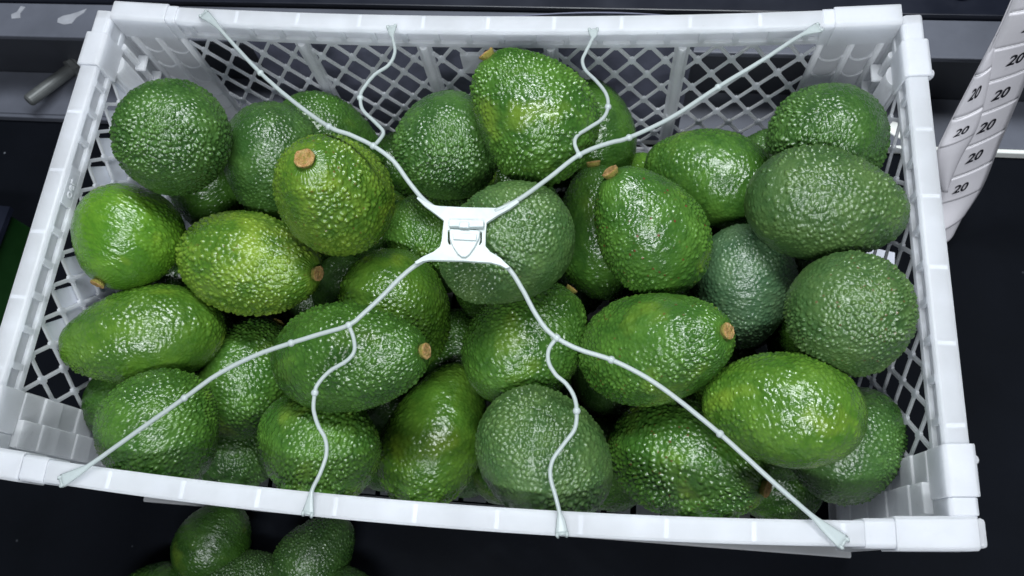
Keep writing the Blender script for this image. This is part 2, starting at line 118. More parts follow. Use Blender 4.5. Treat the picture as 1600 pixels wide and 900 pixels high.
BRANCHES = {"UL": [[-0.0511, 0.0304, 0.2666], [-0.0508, 0.0311, 0.2662], [-0.0504, 0.0317, 0.2659], [-0.05, 0.0323, 0.2656], [-0.0497, 0.0331, 0.2652], [-0.0493, 0.0342, 0.2648], [-0.0488, 0.0357, 0.2642], [-0.0483, 0.0374, 0.2634], [-0.0478, 0.0394, 0.2627], [-0.0475, 0.0413, 0.2619], [-0.0477, 0.0431, 0.2613], [-0.0485, 0.0448, 0.2607], [-0.0497, 0.0464, 0.2601], [-0.0513, 0.0482, 0.2593], [-0.0531, 0.0501, 0.2584], [-0.0549, 0.0521, 0.2575], [-0.0571, 0.0544, 0.2565], [-0.0596, 0.057, 0.2554], [-0.0623, 0.0596, 0.2542], [-0.0647, 0.0622, 0.253], [-0.0667, 0.0647, 0.2521], [-0.0681, 0.0671, 0.2512], [-0.0692, 0.0696, 0.2504], [-0.07, 0.072, 0.2496], [-0.0706, 0.0742, 0.2489], [-0.0712, 0.0763, 0.2483], [-0.0715, 0.078, 0.2477], [-0.0717, 0.0795, 0.2473], [-0.0718, 0.0809, 0.2468], [-0.0717, 0.0825, 0.2463], [-0.0714, 0.0845, 0.2456], [-0.0708, 0.0872, 0.2446], [-0.0701, 0.0903, 0.2435], [-0.0693, 0.0937, 0.2423], [-0.0682, 0.097, 0.241], [-0.0672, 0.1, 0.2399], [-0.0658, 0.1025, 0.2388], [-0.0643, 0.1048, 0.2378], [-0.0627, 0.107, 0.2367], [-0.0613, 0.1091, 0.2357], [-0.0602, 0.1115, 0.2347], [-0.0594, 0.1141, 0.2338], [-0.0588, 0.1168, 0.2329], [-0.0585, 0.1196, 0.232], [-0.0584, 0.1224, 0.2312], [-0.0585, 0.1252, 0.2304], [-0.059, 0.128, 0.2295], [-0.0598, 0.1309, 0.2287], [-0.0608, 0.1338, 0.2279], [-0.0618, 0.1365, 0.2271], [-0.0626, 0.1388, 0.2264], [-0.0632, 0.1407, 0.2259], [-0.0637, 0.1421, 0.2255], [-0.0642, 0.1433, 0.2251], [-0.0646, 0.1445, 0.2248], [-0.065, 0.1458, 0.2244], [-0.0653, 0.1472, 0.224], [-0.0656, 0.1486, 0.2237], [-0.0658, 0.15, 0.2233], [-0.0661, 0.1514, 0.2229], [-0.0664, 0.1528, 0.2225]], "UR": [[0.075, 0.0343, 0.255], [0.0743, 0.0359, 0.2549], [0.0735, 0.0376, 0.2547], [0.0728, 0.0392, 0.2545], [0.0722, 0.0408, 0.2543], [0.0718, 0.0423, 0.2542], [0.0717, 0.0437, 0.254], [0.0717, 0.0449, 0.2539], [0.072, 0.0462, 0.2538], [0.0724, 0.0474, 0.2536], [0.0731, 0.0486, 0.2535], [0.074, 0.0498, 0.2533], [0.0753, 0.0512, 0.2529], [0.0768, 0.0526, 0.2522], [0.0783, 0.0542, 0.2515], [0.0799, 0.0559, 0.2507], [0.0815, 0.0577, 0.2499], [0.0834, 0.0596, 0.2491], [0.0852, 0.0615, 0.2482], [0.0869, 0.0635, 0.2474], [0.0883, 0.0655, 0.2466], [0.0893, 0.0675, 0.246], [0.0901, 0.0696, 0.2454], [0.0906, 0.0717, 0.2448], [0.091, 0.0738, 0.2442], [0.0912, 0.076, 0.2436], [0.0912, 0.0782, 0.243], [0.0911, 0.0805, 0.2424], [0.0908, 0.0829, 0.2417], [0.0903, 0.0852, 0.2411], [0.0896, 0.0876, 0.2404], [0.0886, 0.09, 0.2397], [0.0873, 0.0925, 0.239], [0.0859, 0.095, 0.2382], [0.0843, 0.0975, 0.2374], [0.0828, 0.0999, 0.2366], [0.0813, 0.1022, 0.2358], [0.0796, 0.1044, 0.235], [0.0779, 0.1066, 0.2343], [0.0764, 0.1087, 0.2335], [0.0751, 0.1108, 0.2329], [0.0742, 0.1128, 0.2323], [0.0735, 0.1147, 0.2318], [0.073, 0.1166, 0.2313], [0.0727, 0.1184, 0.2309], [0.0725, 0.1202, 0.2304], [0.0726, 0.1218, 0.23], [0.0728, 0.1233, 0.2297], [0.0732, 0.1248, 0.2293], [0.0737, 0.1265, 0.2288], [0.0743, 0.1285, 0.2283], [0.0749, 0.1309, 0.2276], [0.0758, 0.1338, 0.2269], [0.0766, 0.1367, 0.2261], [0.0774, 0.1395, 0.2254], [0.078, 0.1416, 0.2249], [0.0784, 0.1429, 0.2245], [0.0786, 0.1437, 0.2243], [0.0787, 0.1443, 0.2242], [0.0787, 0.1448, 0.2241], [0.0788, 0.1455, 0.2239], [0.0788, 0.1466, 0.2236], [0.0787, 0.1477, 0.2234], [0.0786, 0.1489, 0.2231], [0.0786, 0.1502, 0.2228], [0.0785, 0.1514, 0.2225]], "LL": [[-0.0534, -0.081, 0.2535], [-0.0526, -0.0826, 0.2531], [-0.0518, -0.0841, 0.2526], [-0.051, -0.0857, 0.2522], [-0.0503, -0.0872, 0.2518], [-0.0498, -0.0887, 0.2514], [-0.0494, -0.0902, 0.251], [-0.0491, -0.0917, 0.2506], [-0.0489, -0.0932, 0.2502], [-0.0489, -0.0946, 0.2498], [-0.0492, -0.0959, 0.2495], [-0.0497, -0.0971, 0.2491], [-0.0505, -0.0982, 0.2488], [-0.0514, -0.0993, 0.2484], [-0.0526, -0.1004, 0.248], [-0.0539, -0.1014, 0.2476], [-0.0556, -0.1025, 0.2471], [-0.0576, -0.1036, 0.2466], [-0.0597, -0.1047, 0.246], [-0.0617, -0.1058, 0.2454], [-0.0635, -0.1071, 0.2449], [-0.0651, -0.1085, 0.2443], [-0.0666, -0.11, 0.2438], [-0.068, -0.1116, 0.2433], [-0.0692, -0.1131, 0.2428], [-0.0701, -0.1145, 0.2423], [-0.0708, -0.1156, 0.242], [-0.0712, -0.1165, 0.2418], [-0.0714, -0.1174, 0.2415], [-0.0715, -0.1184, 0.2413], [-0.0717, -0.1196, 0.2409], [-0.0718, -0.1213, 0.2405], [-0.0719, -0.1231, 0.24], [-0.072, -0.1251, 0.2395], [-0.0719, -0.1271, 0.239], [-0.0717, -0.129, 0.2385], [-0.0712, -0.1308, 0.238], [-0.0706, -0.1326, 0.2375], [-0.0699, -0.1344, 0.237], [-0.0691, -0.1361, 0.2365], [-0.0683, -0.1377, 0.2361], [-0.0674, -0.1392, 0.2356], [-0.0664, -0.1405, 0.2352], [-0.0654, -0.1418, 0.2348], [-0.0644, -0.1431, 0.2344], [-0.0637, -0.1445, 0.2339], [-0.0631, -0.1461, 0.2335], [-0.0626, -0.1478, 0.233], [-0.0623, -0.1496, 0.2326], [-0.0622, -0.1514, 0.2321], [-0.0622, -0.1533, 0.2316], [-0.0625, -0.1554, 0.231], [-0.0631, -0.1576, 0.2304], [-0.0637, -0.1598, 0.2298], [-0.0645, -0.1621, 0.2292], [-0.0652, -0.1642, 0.2286], [-0.066, -0.1661, 0.2281], [-0.0669, -0.168, 0.2275], [-0.0678, -0.1698, 0.227], [-0.0686, -0.1716, 0.2265], [-0.0692, -0.1733, 0.226], [-0.0696, -0.1748, 0.2256], [-0.0698, -0.1763, 0.2252], [-0.07, -0.1777, 0.2248], [-0.0701, -0.1791, 0.2245], [-0.0702, -0.1804, 0.2241], [-0.0703, -0.1817, 0.2238], [-0.0705, -0.1829, 0.2234], [-0.0706, -0.1841, 0.2231], [-0.0707, -0.1852, 0.2228], [-0.0709, -0.1864, 0.2225]], "LR": [[0.0684, -0.0827, 0.2551], [0.0675, -0.0838, 0.2547], [0.0666, -0.085, 0.2543], [0.0657, -0.0862, 0.2538], [0.0649, -0.0874, 0.2534], [0.0643, -0.0887, 0.2531], [0.064, -0.09, 0.2527], [0.0638, -0.0914, 0.2523], [0.0638, -0.0928, 0.2519], [0.064, -0.0942, 0.2515], [0.0643, -0.0956, 0.2511], [0.0649, -0.097, 0.2507], [0.0656, -0.0984, 0.2503], [0.0666, -0.0997, 0.2498], [0.0676, -0.101, 0.2493], [0.0686, -0.1022, 0.2489], [0.0698, -0.1033, 0.2485], [0.0711, -0.1041, 0.248], [0.0725, -0.105, 0.2476], [0.0738, -0.1059, 0.2472], [0.075, -0.1069, 0.2467], [0.076, -0.1081, 0.2463], [0.0771, -0.1093, 0.2458], [0.078, -0.1106, 0.2454], [0.0789, -0.112, 0.2449], [0.0796, -0.1134, 0.2445], [0.0802, -0.1148, 0.244], [0.0806, -0.1162, 0.2436], [0.081, -0.1177, 0.2432], [0.0812, -0.1192, 0.2428], [0.0814, -0.1209, 0.2423], [0.0815, -0.1227, 0.2418], [0.0816, -0.1246, 0.2413], [0.0815, -0.1266, 0.2407], [0.0813, -0.1286, 0.2401], [0.0808, -0.1305, 0.2396], [0.0799, -0.1324, 0.239], [0.0787, -0.1341, 0.2384], [0.0774, -0.1359, 0.2378], [0.076, -0.1376, 0.2372], [0.0748, -0.1394, 0.2366], [0.0735, -0.1412, 0.236], [0.0722, -0.143, 0.2354], [0.071, -0.1447, 0.2348], [0.0699, -0.1465, 0.2342], [0.0691, -0.1483, 0.2337], [0.0686, -0.15, 0.2332], [0.0683, -0.1517, 0.2327], [0.0681, -0.1534, 0.2323], [0.0682, -0.1551, 0.2318], [0.0684, -0.1569, 0.2313], [0.0689, -0.1588, 0.2307], [0.0695, -0.1609, 0.2301], [0.0703, -0.1629, 0.2295], [0.0711, -0.165, 0.2288], [0.0718, -0.1669, 0.2283], [0.0724, -0.1687, 0.2277], [0.073, -0.1705, 0.2272], [0.0735, -0.1722, 0.2267], [0.074, -0.1738, 0.2262], [0.0744, -0.1752, 0.2258], [0.0746, -0.1762, 0.2255], [0.0748, -0.1769, 0.2253], [0.075, -0.1775, 0.2251], [0.0751, -0.1782, 0.2249], [0.0753, -0.1792, 0.2246], [0.0755, -0.1804, 0.2243], [0.0757, -0.1819, 0.2238], [0.0759, -0.1834, 0.2234], [0.0761, -0.185, 0.2229], [0.0764, -0.1865, 0.2225]]}
BEADS = [[-0.0511, 0.0304, 0.2666], [-0.0816, 0.0436, 0.2659], [-0.146, 0.0977, 0.2435], [-0.0712, 0.0763, 0.2483], [0.075, 0.0343, 0.255], [0.1051, 0.0509, 0.2487], [0.1615, 0.0969, 0.2365], [0.0912, 0.076, 0.2436], [-0.0534, -0.081, 0.2535], [-0.0885, -0.0922, 0.2479], [-0.1531, -0.1267, 0.2365], [-0.0717, -0.1196, 0.2409], [0.0684, -0.0827, 0.2551], [0.0994, -0.0922, 0.2497], [0.1608, -0.1278, 0.2376], [0.0814, -0.1209, 0.2423]]
CLIP = {"plate": [[-0.019, -0.003, 0.2652], [-0.0138, -0.0064, 0.2652], [-0.0093, -0.0081, 0.2652], [-0.0055, -0.0086, 0.2652], [0.0106, -0.0089, 0.2652], [0.0297, -0.0086, 0.2652], [0.0356, -0.0067, 0.2652], [0.0404, -0.0029, 0.2652], [0.0419, -0.0042, 0.2652], [0.0367, -0.0087, 0.2652], [0.0301, -0.0132, 0.2652], [0.0238, -0.0182, 0.2652], [0.0239, -0.0257, 0.2652], [0.0245, -0.0331, 0.2652], [0.0275, -0.0364, 0.2652], [0.0338, -0.04, 0.2652], [0.0397, -0.0455, 0.2652], [0.0374, -0.0461, 0.2652], [0.0341, -0.0444, 0.2652], [0.0286, -0.0431, 0.2652], [0.0121, -0.0427, 0.2652], [-0.0071, -0.0431, 0.2652], [-0.0108, -0.0439, 0.2652], [-0.0147, -0.046, 0.2652], [-0.0158, -0.0446, 0.2652], [-0.0111, -0.041, 0.2652], [-0.0054, -0.0378, 0.2652], [-0.0021, -0.0345, 0.2652], [-0.0015, -0.0312, 0.2652], [-0.0016, -0.0243, 0.2652], [-0.0016, -0.0178, 0.2652], [-0.0083, -0.0129, 0.2652], [-0.014, -0.009, 0.2652], [-0.0196, -0.004, 0.2652]], "tongue": [[0.0027, -0.0251, 0.2652], [0.0032, -0.0237, 0.2652], [0.0195, -0.0238, 0.2652], [0.0207, -0.0249, 0.2652], [0.0206, -0.0288, 0.2652], [0.0186, -0.0343, 0.2652], [0.0159, -0.0393, 0.2652], [0.0138, -0.041, 0.2652], [0.0115, -0.041, 0.2652], [0.009, -0.0391, 0.2652], [0.0058, -0.0349, 0.2652], [0.0034, -0.03, 0.2652]], "bridge": [[0.0017, -0.0181, 0.2652], [0.0226, -0.0179, 0.2652], [0.0228, -0.0223, 0.2652], [0.0148, -0.0228, 0.2652], [0.0144, -0.0236, 0.2652], [0.0083, -0.0236, 0.2652], [0.008, -0.0226, 0.2652], [0.0025, -0.0228, 0.2652]], "tab": [[0.0087, -0.0201, 0.2652], [0.0143, -0.0201, 0.2652], [0.0144, -0.0239, 0.2652], [0.0086, -0.0238, 0.2652]], "bar": [[0.0049, -0.0265, 0.2652], [0.0193, -0.0269, 0.2652], [0.0192, -0.0309, 0.2652], [0.0058, -0.0307, 0.2652]], "slits": [[[0.0013, -0.0241, 0.2652], [0.0026, -0.0236, 0.2652], [0.0032, -0.03, 0.2652], [0.0042, -0.033, 0.2652], [0.0031, -0.033, 0.2652], [0.0021, -0.0311, 0.2652]], [[0.0045, -0.0229, 0.2652], [0.0077, -0.0228, 0.2652], [0.0078, -0.0241, 0.2652], [0.0047, -0.0242, 0.2652]], [[0.0148, -0.0227, 0.2652], [0.0182, -0.0226, 0.2652], [0.0183, -0.0239, 0.2652], [0.015, -0.024, 0.2652]], [[0.0205, -0.0239, 0.2652], [0.0217, -0.0243, 0.2652], [0.0222, -0.0307, 0.2652], [0.0212, -0.0327, 0.2652], [0.0206, -0.0323, 0.2652], [0.0211, -0.0293, 0.2652]]]}
TAPE = [([0.3275, 0.1495, 0.3], [0.3622, 0.1701, 0.3]), ([0.3378, 0.1456, 0.25], [0.3711, 0.1556, 0.25]), ([0.3443, 0.1408, 0.2], [0.3828, 0.1554, 0.2]), ([0.3521, 0.1317, 0.15], [0.3942, 0.1518, 0.15]), ([0.36, 0.1191, 0.1], [0.4028, 0.1422, 0.1]), ([0.3701, 0.1087, 0.055], [0.4075, 0.1256, 0.055]), ([0.3764, 0.0918, 0.03], [0.4024, 0.111, 0.03])]
TAPE_FLAP = [([0.3326, 0.1487, 0.275], [0.3457, 0.1585, 0.28]), ([0.339, 0.1452, 0.235], [0.3489, 0.1562, 0.24]), ([0.3425, 0.1439, 0.205], [0.3479, 0.144, 0.212]), ([0.3443, 0.1376, 0.17], [0.3555, 0.1395, 0.185]), ([0.346, 0.1308, 0.135], [0.3648, 0.1331, 0.15]), ([0.3468, 0.124, 0.115], [0.3677, 0.1288, 0.13]), ([0.3531, 0.1189, 0.098], [0.3678, 0.1223, 0.105]), ([0.3675, 0.1119, 0.07], [0.3716, 0.1132, 0.07])]
TAPE_TAIL = [([0.3764, 0.0918, 0.03], [0.4024, 0.111, 0.03]), ([0.3863, 0.0884, 0.012], [0.399, 0.0993, 0.015])]
CHIP = [(-0.4303, 0.2466), (-0.4857, 0.2513)]

scene = bpy.context.scene
COL = scene.collection

# ------------------------------------------------------------------ camera, world, lamps, exposure
cam_data = bpy.data.cameras.new("camera")
cam = bpy.data.objects.new("camera", cam_data)
COL.objects.link(cam)
r_, d_, f_ = Vector(CAM_RIGHT), Vector(CAM_DOWN), Vector(CAM_FWD)
m = Matrix((( r_.x, -d_.x, -f_.x, CAM_POS[0]), (r_.y, -d_.y, -f_.y, CAM_POS[1]), (r_.z, -d_.z, -f_.z, CAM_POS[2]), (0, 0, 0, 1)))
cam.matrix_world = m
cam_data.sensor_width = 36.0
cam_data.lens = LENS
cam_data.clip_start = 0.01
cam_data.clip_end = 50
cam_data.dof.use_dof = True
cam_data.dof.focus_distance = 0.50
cam_data.dof.aperture_fstop = 14
scene.camera = cam

world = bpy.data.worlds.new("World")
scene.world = world
world.use_nodes = True
bg = world.node_tree.nodes["Background"]
bg.inputs[0].default_value = (0.62, 0.74, 1.0, 1)
bg.inputs[1].default_value = 0.045

def area_lamp(name, loc, target, sx, sy, power, color):
    l = bpy.data.lights.new(name, 'AREA')
    l.shape = 'RECTANGLE'; l.size = sx; l.size_y = sy; l.energy = power; l.color = color
    o = bpy.data.objects.new(name, l); COL.objects.link(o)
    o.location = loc
    o.rotation_euler = (Vector(target) - Vector(loc)).to_track_quat('-Z', 'Y').to_euler()
    return o
# the strip light over the packing bench, a little behind the crate, and a weaker one behind the photographer
area_lamp("strip_light", (0.10, 0.27, 1.18), (0.02, 0.02, 0.1), 0.80, 0.12, 18.4, (0.92, 0.965, 1.0))
area_lamp("aisle_light", (0.08, -0.75, 1.20), (0.0, 0.1, 0.15), 0.70, 0.10, 14.6, (0.92, 0.96, 1.0))

scene.view_settings.view_transform = 'Standard'
scene.view_settings.look = 'None'
scene.view_settings.exposure = 0.0
scene.view_settings.gamma = 1.0
scene.view_settings.use_curve_mapping = False

# ------------------------------------------------------------------ helpers
class MB:
    """collects boxes, tubes and prisms and links them as one mesh object"""
    def __init__(self): self.v = []; self.f = []
    def add(self, vs, fs):
        n = len(self.v); self.v += [tuple(p) for p in vs]; self.f += [tuple(i + n for i in q) for q in fs]
    def hexa(self, p):
        """p: 8 points, bottom ring then top ring"""
        self.add(p, [(0, 3, 2, 1), (4, 5, 6, 7), (0, 1, 5, 4), (1, 2, 6, 5), (2, 3, 7, 6), (3, 0, 4, 7)])
    def box(self, x0, x1, y0, y1, z0, z1, nx=1):
        xs = np.linspace(x0, x1, nx + 1)
        self.sweep([[(x, y0, z0), (x, y1, z0), (x, y1, z1), (x, y0, z1)] for x in xs])
    def sweep(self, rings, cap=True, close=True):
        k = len(rings[0]); n = len(self.v)
        for r in rings: self.v += [tuple(p) for p in r]
        for i in range(len(rings) - 1):
            for j in range(k if close else k - 1):
                a = n + i * k + j; b = n + i * k + (j + 1) % k
                self.f.append((a, b, b + k, a + k))
        if cap:
            self.f.append(tuple(n + j for j in reversed(range(k))))
            self.f.append(tuple(n + (len(rings) - 1) * k + j for j in range(k)))
    def tube(self, pts, rad, k=8, flat=None, up=None):
        """rad: number or list; flat: per-point (width factor, height factor)"""
        pts = [Vector(p) for p in pts]; rings = []
        up = Vector(up or (0, 0, 1))
        for i, p in enumerate(pts):
            t = (pts[min(i + 1, len(pts) - 1)] - pts[max(i - 1, 0)]).normalized()
            side = t.cross(up)
            if side.length < 1e-4: side = t.cross(Vector((1, 0, 0)))
            side.normalize(); nrm = side.cross(t)
            r = rad[i] if hasattr(rad, '__len__') else rad
            fw, fh = flat[i] if flat else (1, 1)
            rings.append([p + side * (math.cos(a) * r * fw) + nrm * (math.sin(a) * r * fh) for a in [2 * math.pi * j / k for j in range(k)]])
        self.sweep(rings)
    def ball(self, c, r, nu=10, nv=6, s=(1, 1, 1)):
        rings = []
        for i in range(1, nv):
            a = math.pi * i / nv
            rings.append([(c[0] + s[0] * r * math.sin(a) * math.cos(2 * math.pi * j / nu), c[1] + s[1] * r * math.sin(a) * math.sin(2 * math.pi * j / nu), c[2] - s[2] * r * math.cos(a)) for j in range(nu)])
        self.sweep(rings)
    def prism(self, poly, nrm, t):
        """poly: 3-D outline, extruded by t along nrm"""
        nrm = Vector(nrm)
        self.sweep([[Vector(p) for p in poly], [Vector(p) + nrm * t for p in poly]])
    def build(self, name, mat, parent=None, bend=None, smooth=False, bevel=0):
        me = bpy.data.meshes.new(name)
        vs = [bend(p) for p in self.v] if bend else self.v
        me.from_pydata(vs, [], self.f)
        b = bmesh.new(); b.from_mesh(me)
        bmesh.ops.recalc_face_normals(b, faces=b.faces)
        b.to_mesh(me); b.free()
        me.materials.append(mat)
        if smooth:
            for p in me.polygons: p.use_smooth = True
        o = bpy.data.objects.new(name, me); COL.objects.link(o)
        if parent: o.parent = parent
        if bevel:
            md = o.modifiers.new('bevel', 'BEVEL'); md.width = bevel; md.segments = 2; md.limit_method = 'ANGLE'; md.angle_limit = math.radians(40)
        return o

def tag(o, label=None, cat=None, group=None, kind=None):
    if label: o['label'] = label
    if cat: o['category'] = cat
    if group: o['group'] = group
    if kind: o['kind'] = kind
    return o
def empty(name, loc=(0, 0, 0)):
    o = bpy.data.objects.new(name, None); COL.objects.link(o); o.location = loc; o.empty_display_size = .02
    return o

# ------------------------------------------------------------------ materials
def nodes_of(name):
    mt = bpy.data.materials.new(name); mt.use_nodes = True
    nt = mt.node_tree; return mt, nt, nt.nodes['Principled BSDF']
def N(nt, typ, **kw):
    n = nt.nodes.new(typ)
    for k, v in kw.items():
        if k in n.inputs.keys() if isinstance(k, str) else False: n.inputs[k].default_value = v
        else: setattr(n, k, v)
    return n
def ramp(nt, src, stops):
    r = nt.nodes.new('ShaderNodeValToRGB'); e = r.color_ramp.elements
    e[0].position, e[0].color = stops[0][0], (*stops[0][1], 1) if len(stops[0][1]) == 3 else stops[0][1]
    e[1].position, e[1].color = stops[-1][0], (*stops[-1][1], 1)
    for p, c in stops[1:-1]:
        q = e.new(p); q.color = (*c, 1)
    nt.links.new(src, r.inputs[0]); return r.outputs[0]
def noise(nt, scale, detail=3, rough=.55, vec=None):
    n = nt.nodes.new('ShaderNodeTexNoise'); n.inputs['Scale'].default_value = scale; n.inputs['Detail'].default_value = detail; n.inputs['Roughness'].default_value = rough
    if vec: nt.links.new(vec, n.inputs['Vector'])
    return n.outputs['Fac']
def mixc(nt, fac, a, b, mode='MIX'):
    n = nt.nodes.new('ShaderNodeMix'); n.data_type = 'RGBA'; n.blend_type = mode
    for s, x in ((0, fac), (6, a), (7, b)):
        if hasattr(x, 'links'): nt.links.new(x, n.inputs[s])
        else: n.inputs[s].default_value = x if s == 0 else (*x, 1)
    return n.outputs[2]
def mathn(nt, op, a, b=None, clamp=False):
    n = nt.nodes.new('ShaderNodeMath'); n.operation = op; n.use_clamp = clamp
    for s, x in ((0, a), (1, b)):
        if x is None: continue
        if hasattr(x, 'links'): nt.links.new(x, n.inputs[s])
        else: n.inputs[s].default_value = x
    return n.outputs[0]

def plain(name, col, rough=.5, metal=0, var=.0, scale=40, bump=0, bscale=200):
    mt, nt, b = nodes_of(name)
    tc = nt.nodes.new('ShaderNodeTexCoord').outputs['Object']
    if var:
        nz = noise(nt, scale, 4, .6, tc)
        c = ramp(nt, nz, [(.3, tuple(x * (1 - var) for x in col)), (.7, tuple(min(1, x * (1 + var)) for x in col))])
        nt.links.new(c, b.inputs['Base Color'])
        nt.links.new(mathn(nt, 'MULTIPLY_ADD', nz, .25), b.inputs['Roughness'])
        rr = mathn(nt, 'ADD', mathn(nt, 'MULTIPLY', nz, .3), rough - .15); nt.links.new(rr, b.inputs['Roughness'])
    else:
        b.inputs['Base Color'].default_value = (*col, 1); b.inputs['Roughness'].default_value = rough
    b.inputs['Metallic'].default_value = metal
    if bump:
        bp = nt.nodes.new('ShaderNodeBump'); bp.inputs['Strength'].default_value = bump; bp.inputs['Distance'].default_value = .001
        nt.links.new(noise(nt, bscale, 3, .6, tc), bp.inputs['Height']); nt.links.new(bp.outputs[0], b.inputs['Normal'])
    return mt

def plastic(name, col, trans=.25, rough=.38, spec=.45, clear=0):
    """milky polyethylene: lets some light through, faint scuffs"""
    mt, nt, b = nodes_of(name)
    tc = nt.nodes.new('ShaderNodeTexCoord').outputs['Object']
    nz = noise(nt, 18, 5, .6, tc)
    c = ramp(nt, nz, [(.3, tuple(x * .93 for x in col)), (.7, tuple(min(1, x * 1.04) for x in col))])
    # scuffs and specks of dirt
    dirt = ramp(nt, noise(nt, 55, 6, .75, tc), [(.66, (0, 0, 0)), (.78, (1, 1, 1))])
    c = mixc(nt, mathn(nt, 'MULTIPLY', dirt, .42), c, (.38, .37, .35))
    nt.links.new(c, b.inputs['Base Color'])
    sc = noise(nt, 160, 4, .7, tc)
    nt.links.new(mathn(nt, 'ADD', mathn(nt, 'MULTIPLY', sc, .3), rough - .15), b.inputs['Roughness'])
    b.inputs['Specular IOR Level'].default_value = spec
    bp = nt.nodes.new('ShaderNodeBump'); bp.inputs['Strength'].default_value = .12; bp.inputs['Distance'].default_value = .0006
    nt.links.new(noise(nt, 70, 4, .6, tc), bp.inputs['Height']); nt.links.new(bp.outputs[0], b.inputs['Normal'])
    tr = nt.nodes.new('ShaderNodeBsdfTranslucent'); nt.links.new(c, tr.inputs[0])
    mx = nt.nodes.new('ShaderNodeMixShader'); mx.inputs[0].default_value = trans
    nt.links.new(b.outputs[0], mx.inputs[1]); nt.links.new(tr.outputs[0], mx.inputs[2])
    out = [n for n in nt.nodes if n.type == 'OUTPUT_MATERIAL'][0]
    last = mx.outputs[0]
    if clear:
        tp = nt.nodes.new('ShaderNodeBsdfTransparent'); m2 = nt.nodes.new('ShaderNodeMixShader'); m2.inputs[0].default_value = clear
        nt.links.new(last, m2.inputs[1]); nt.links.new(tp.outputs[0], m2.inputs[2]); last = m2.outputs[0]
    nt.links.new(last, out.inputs[0])
    return mt

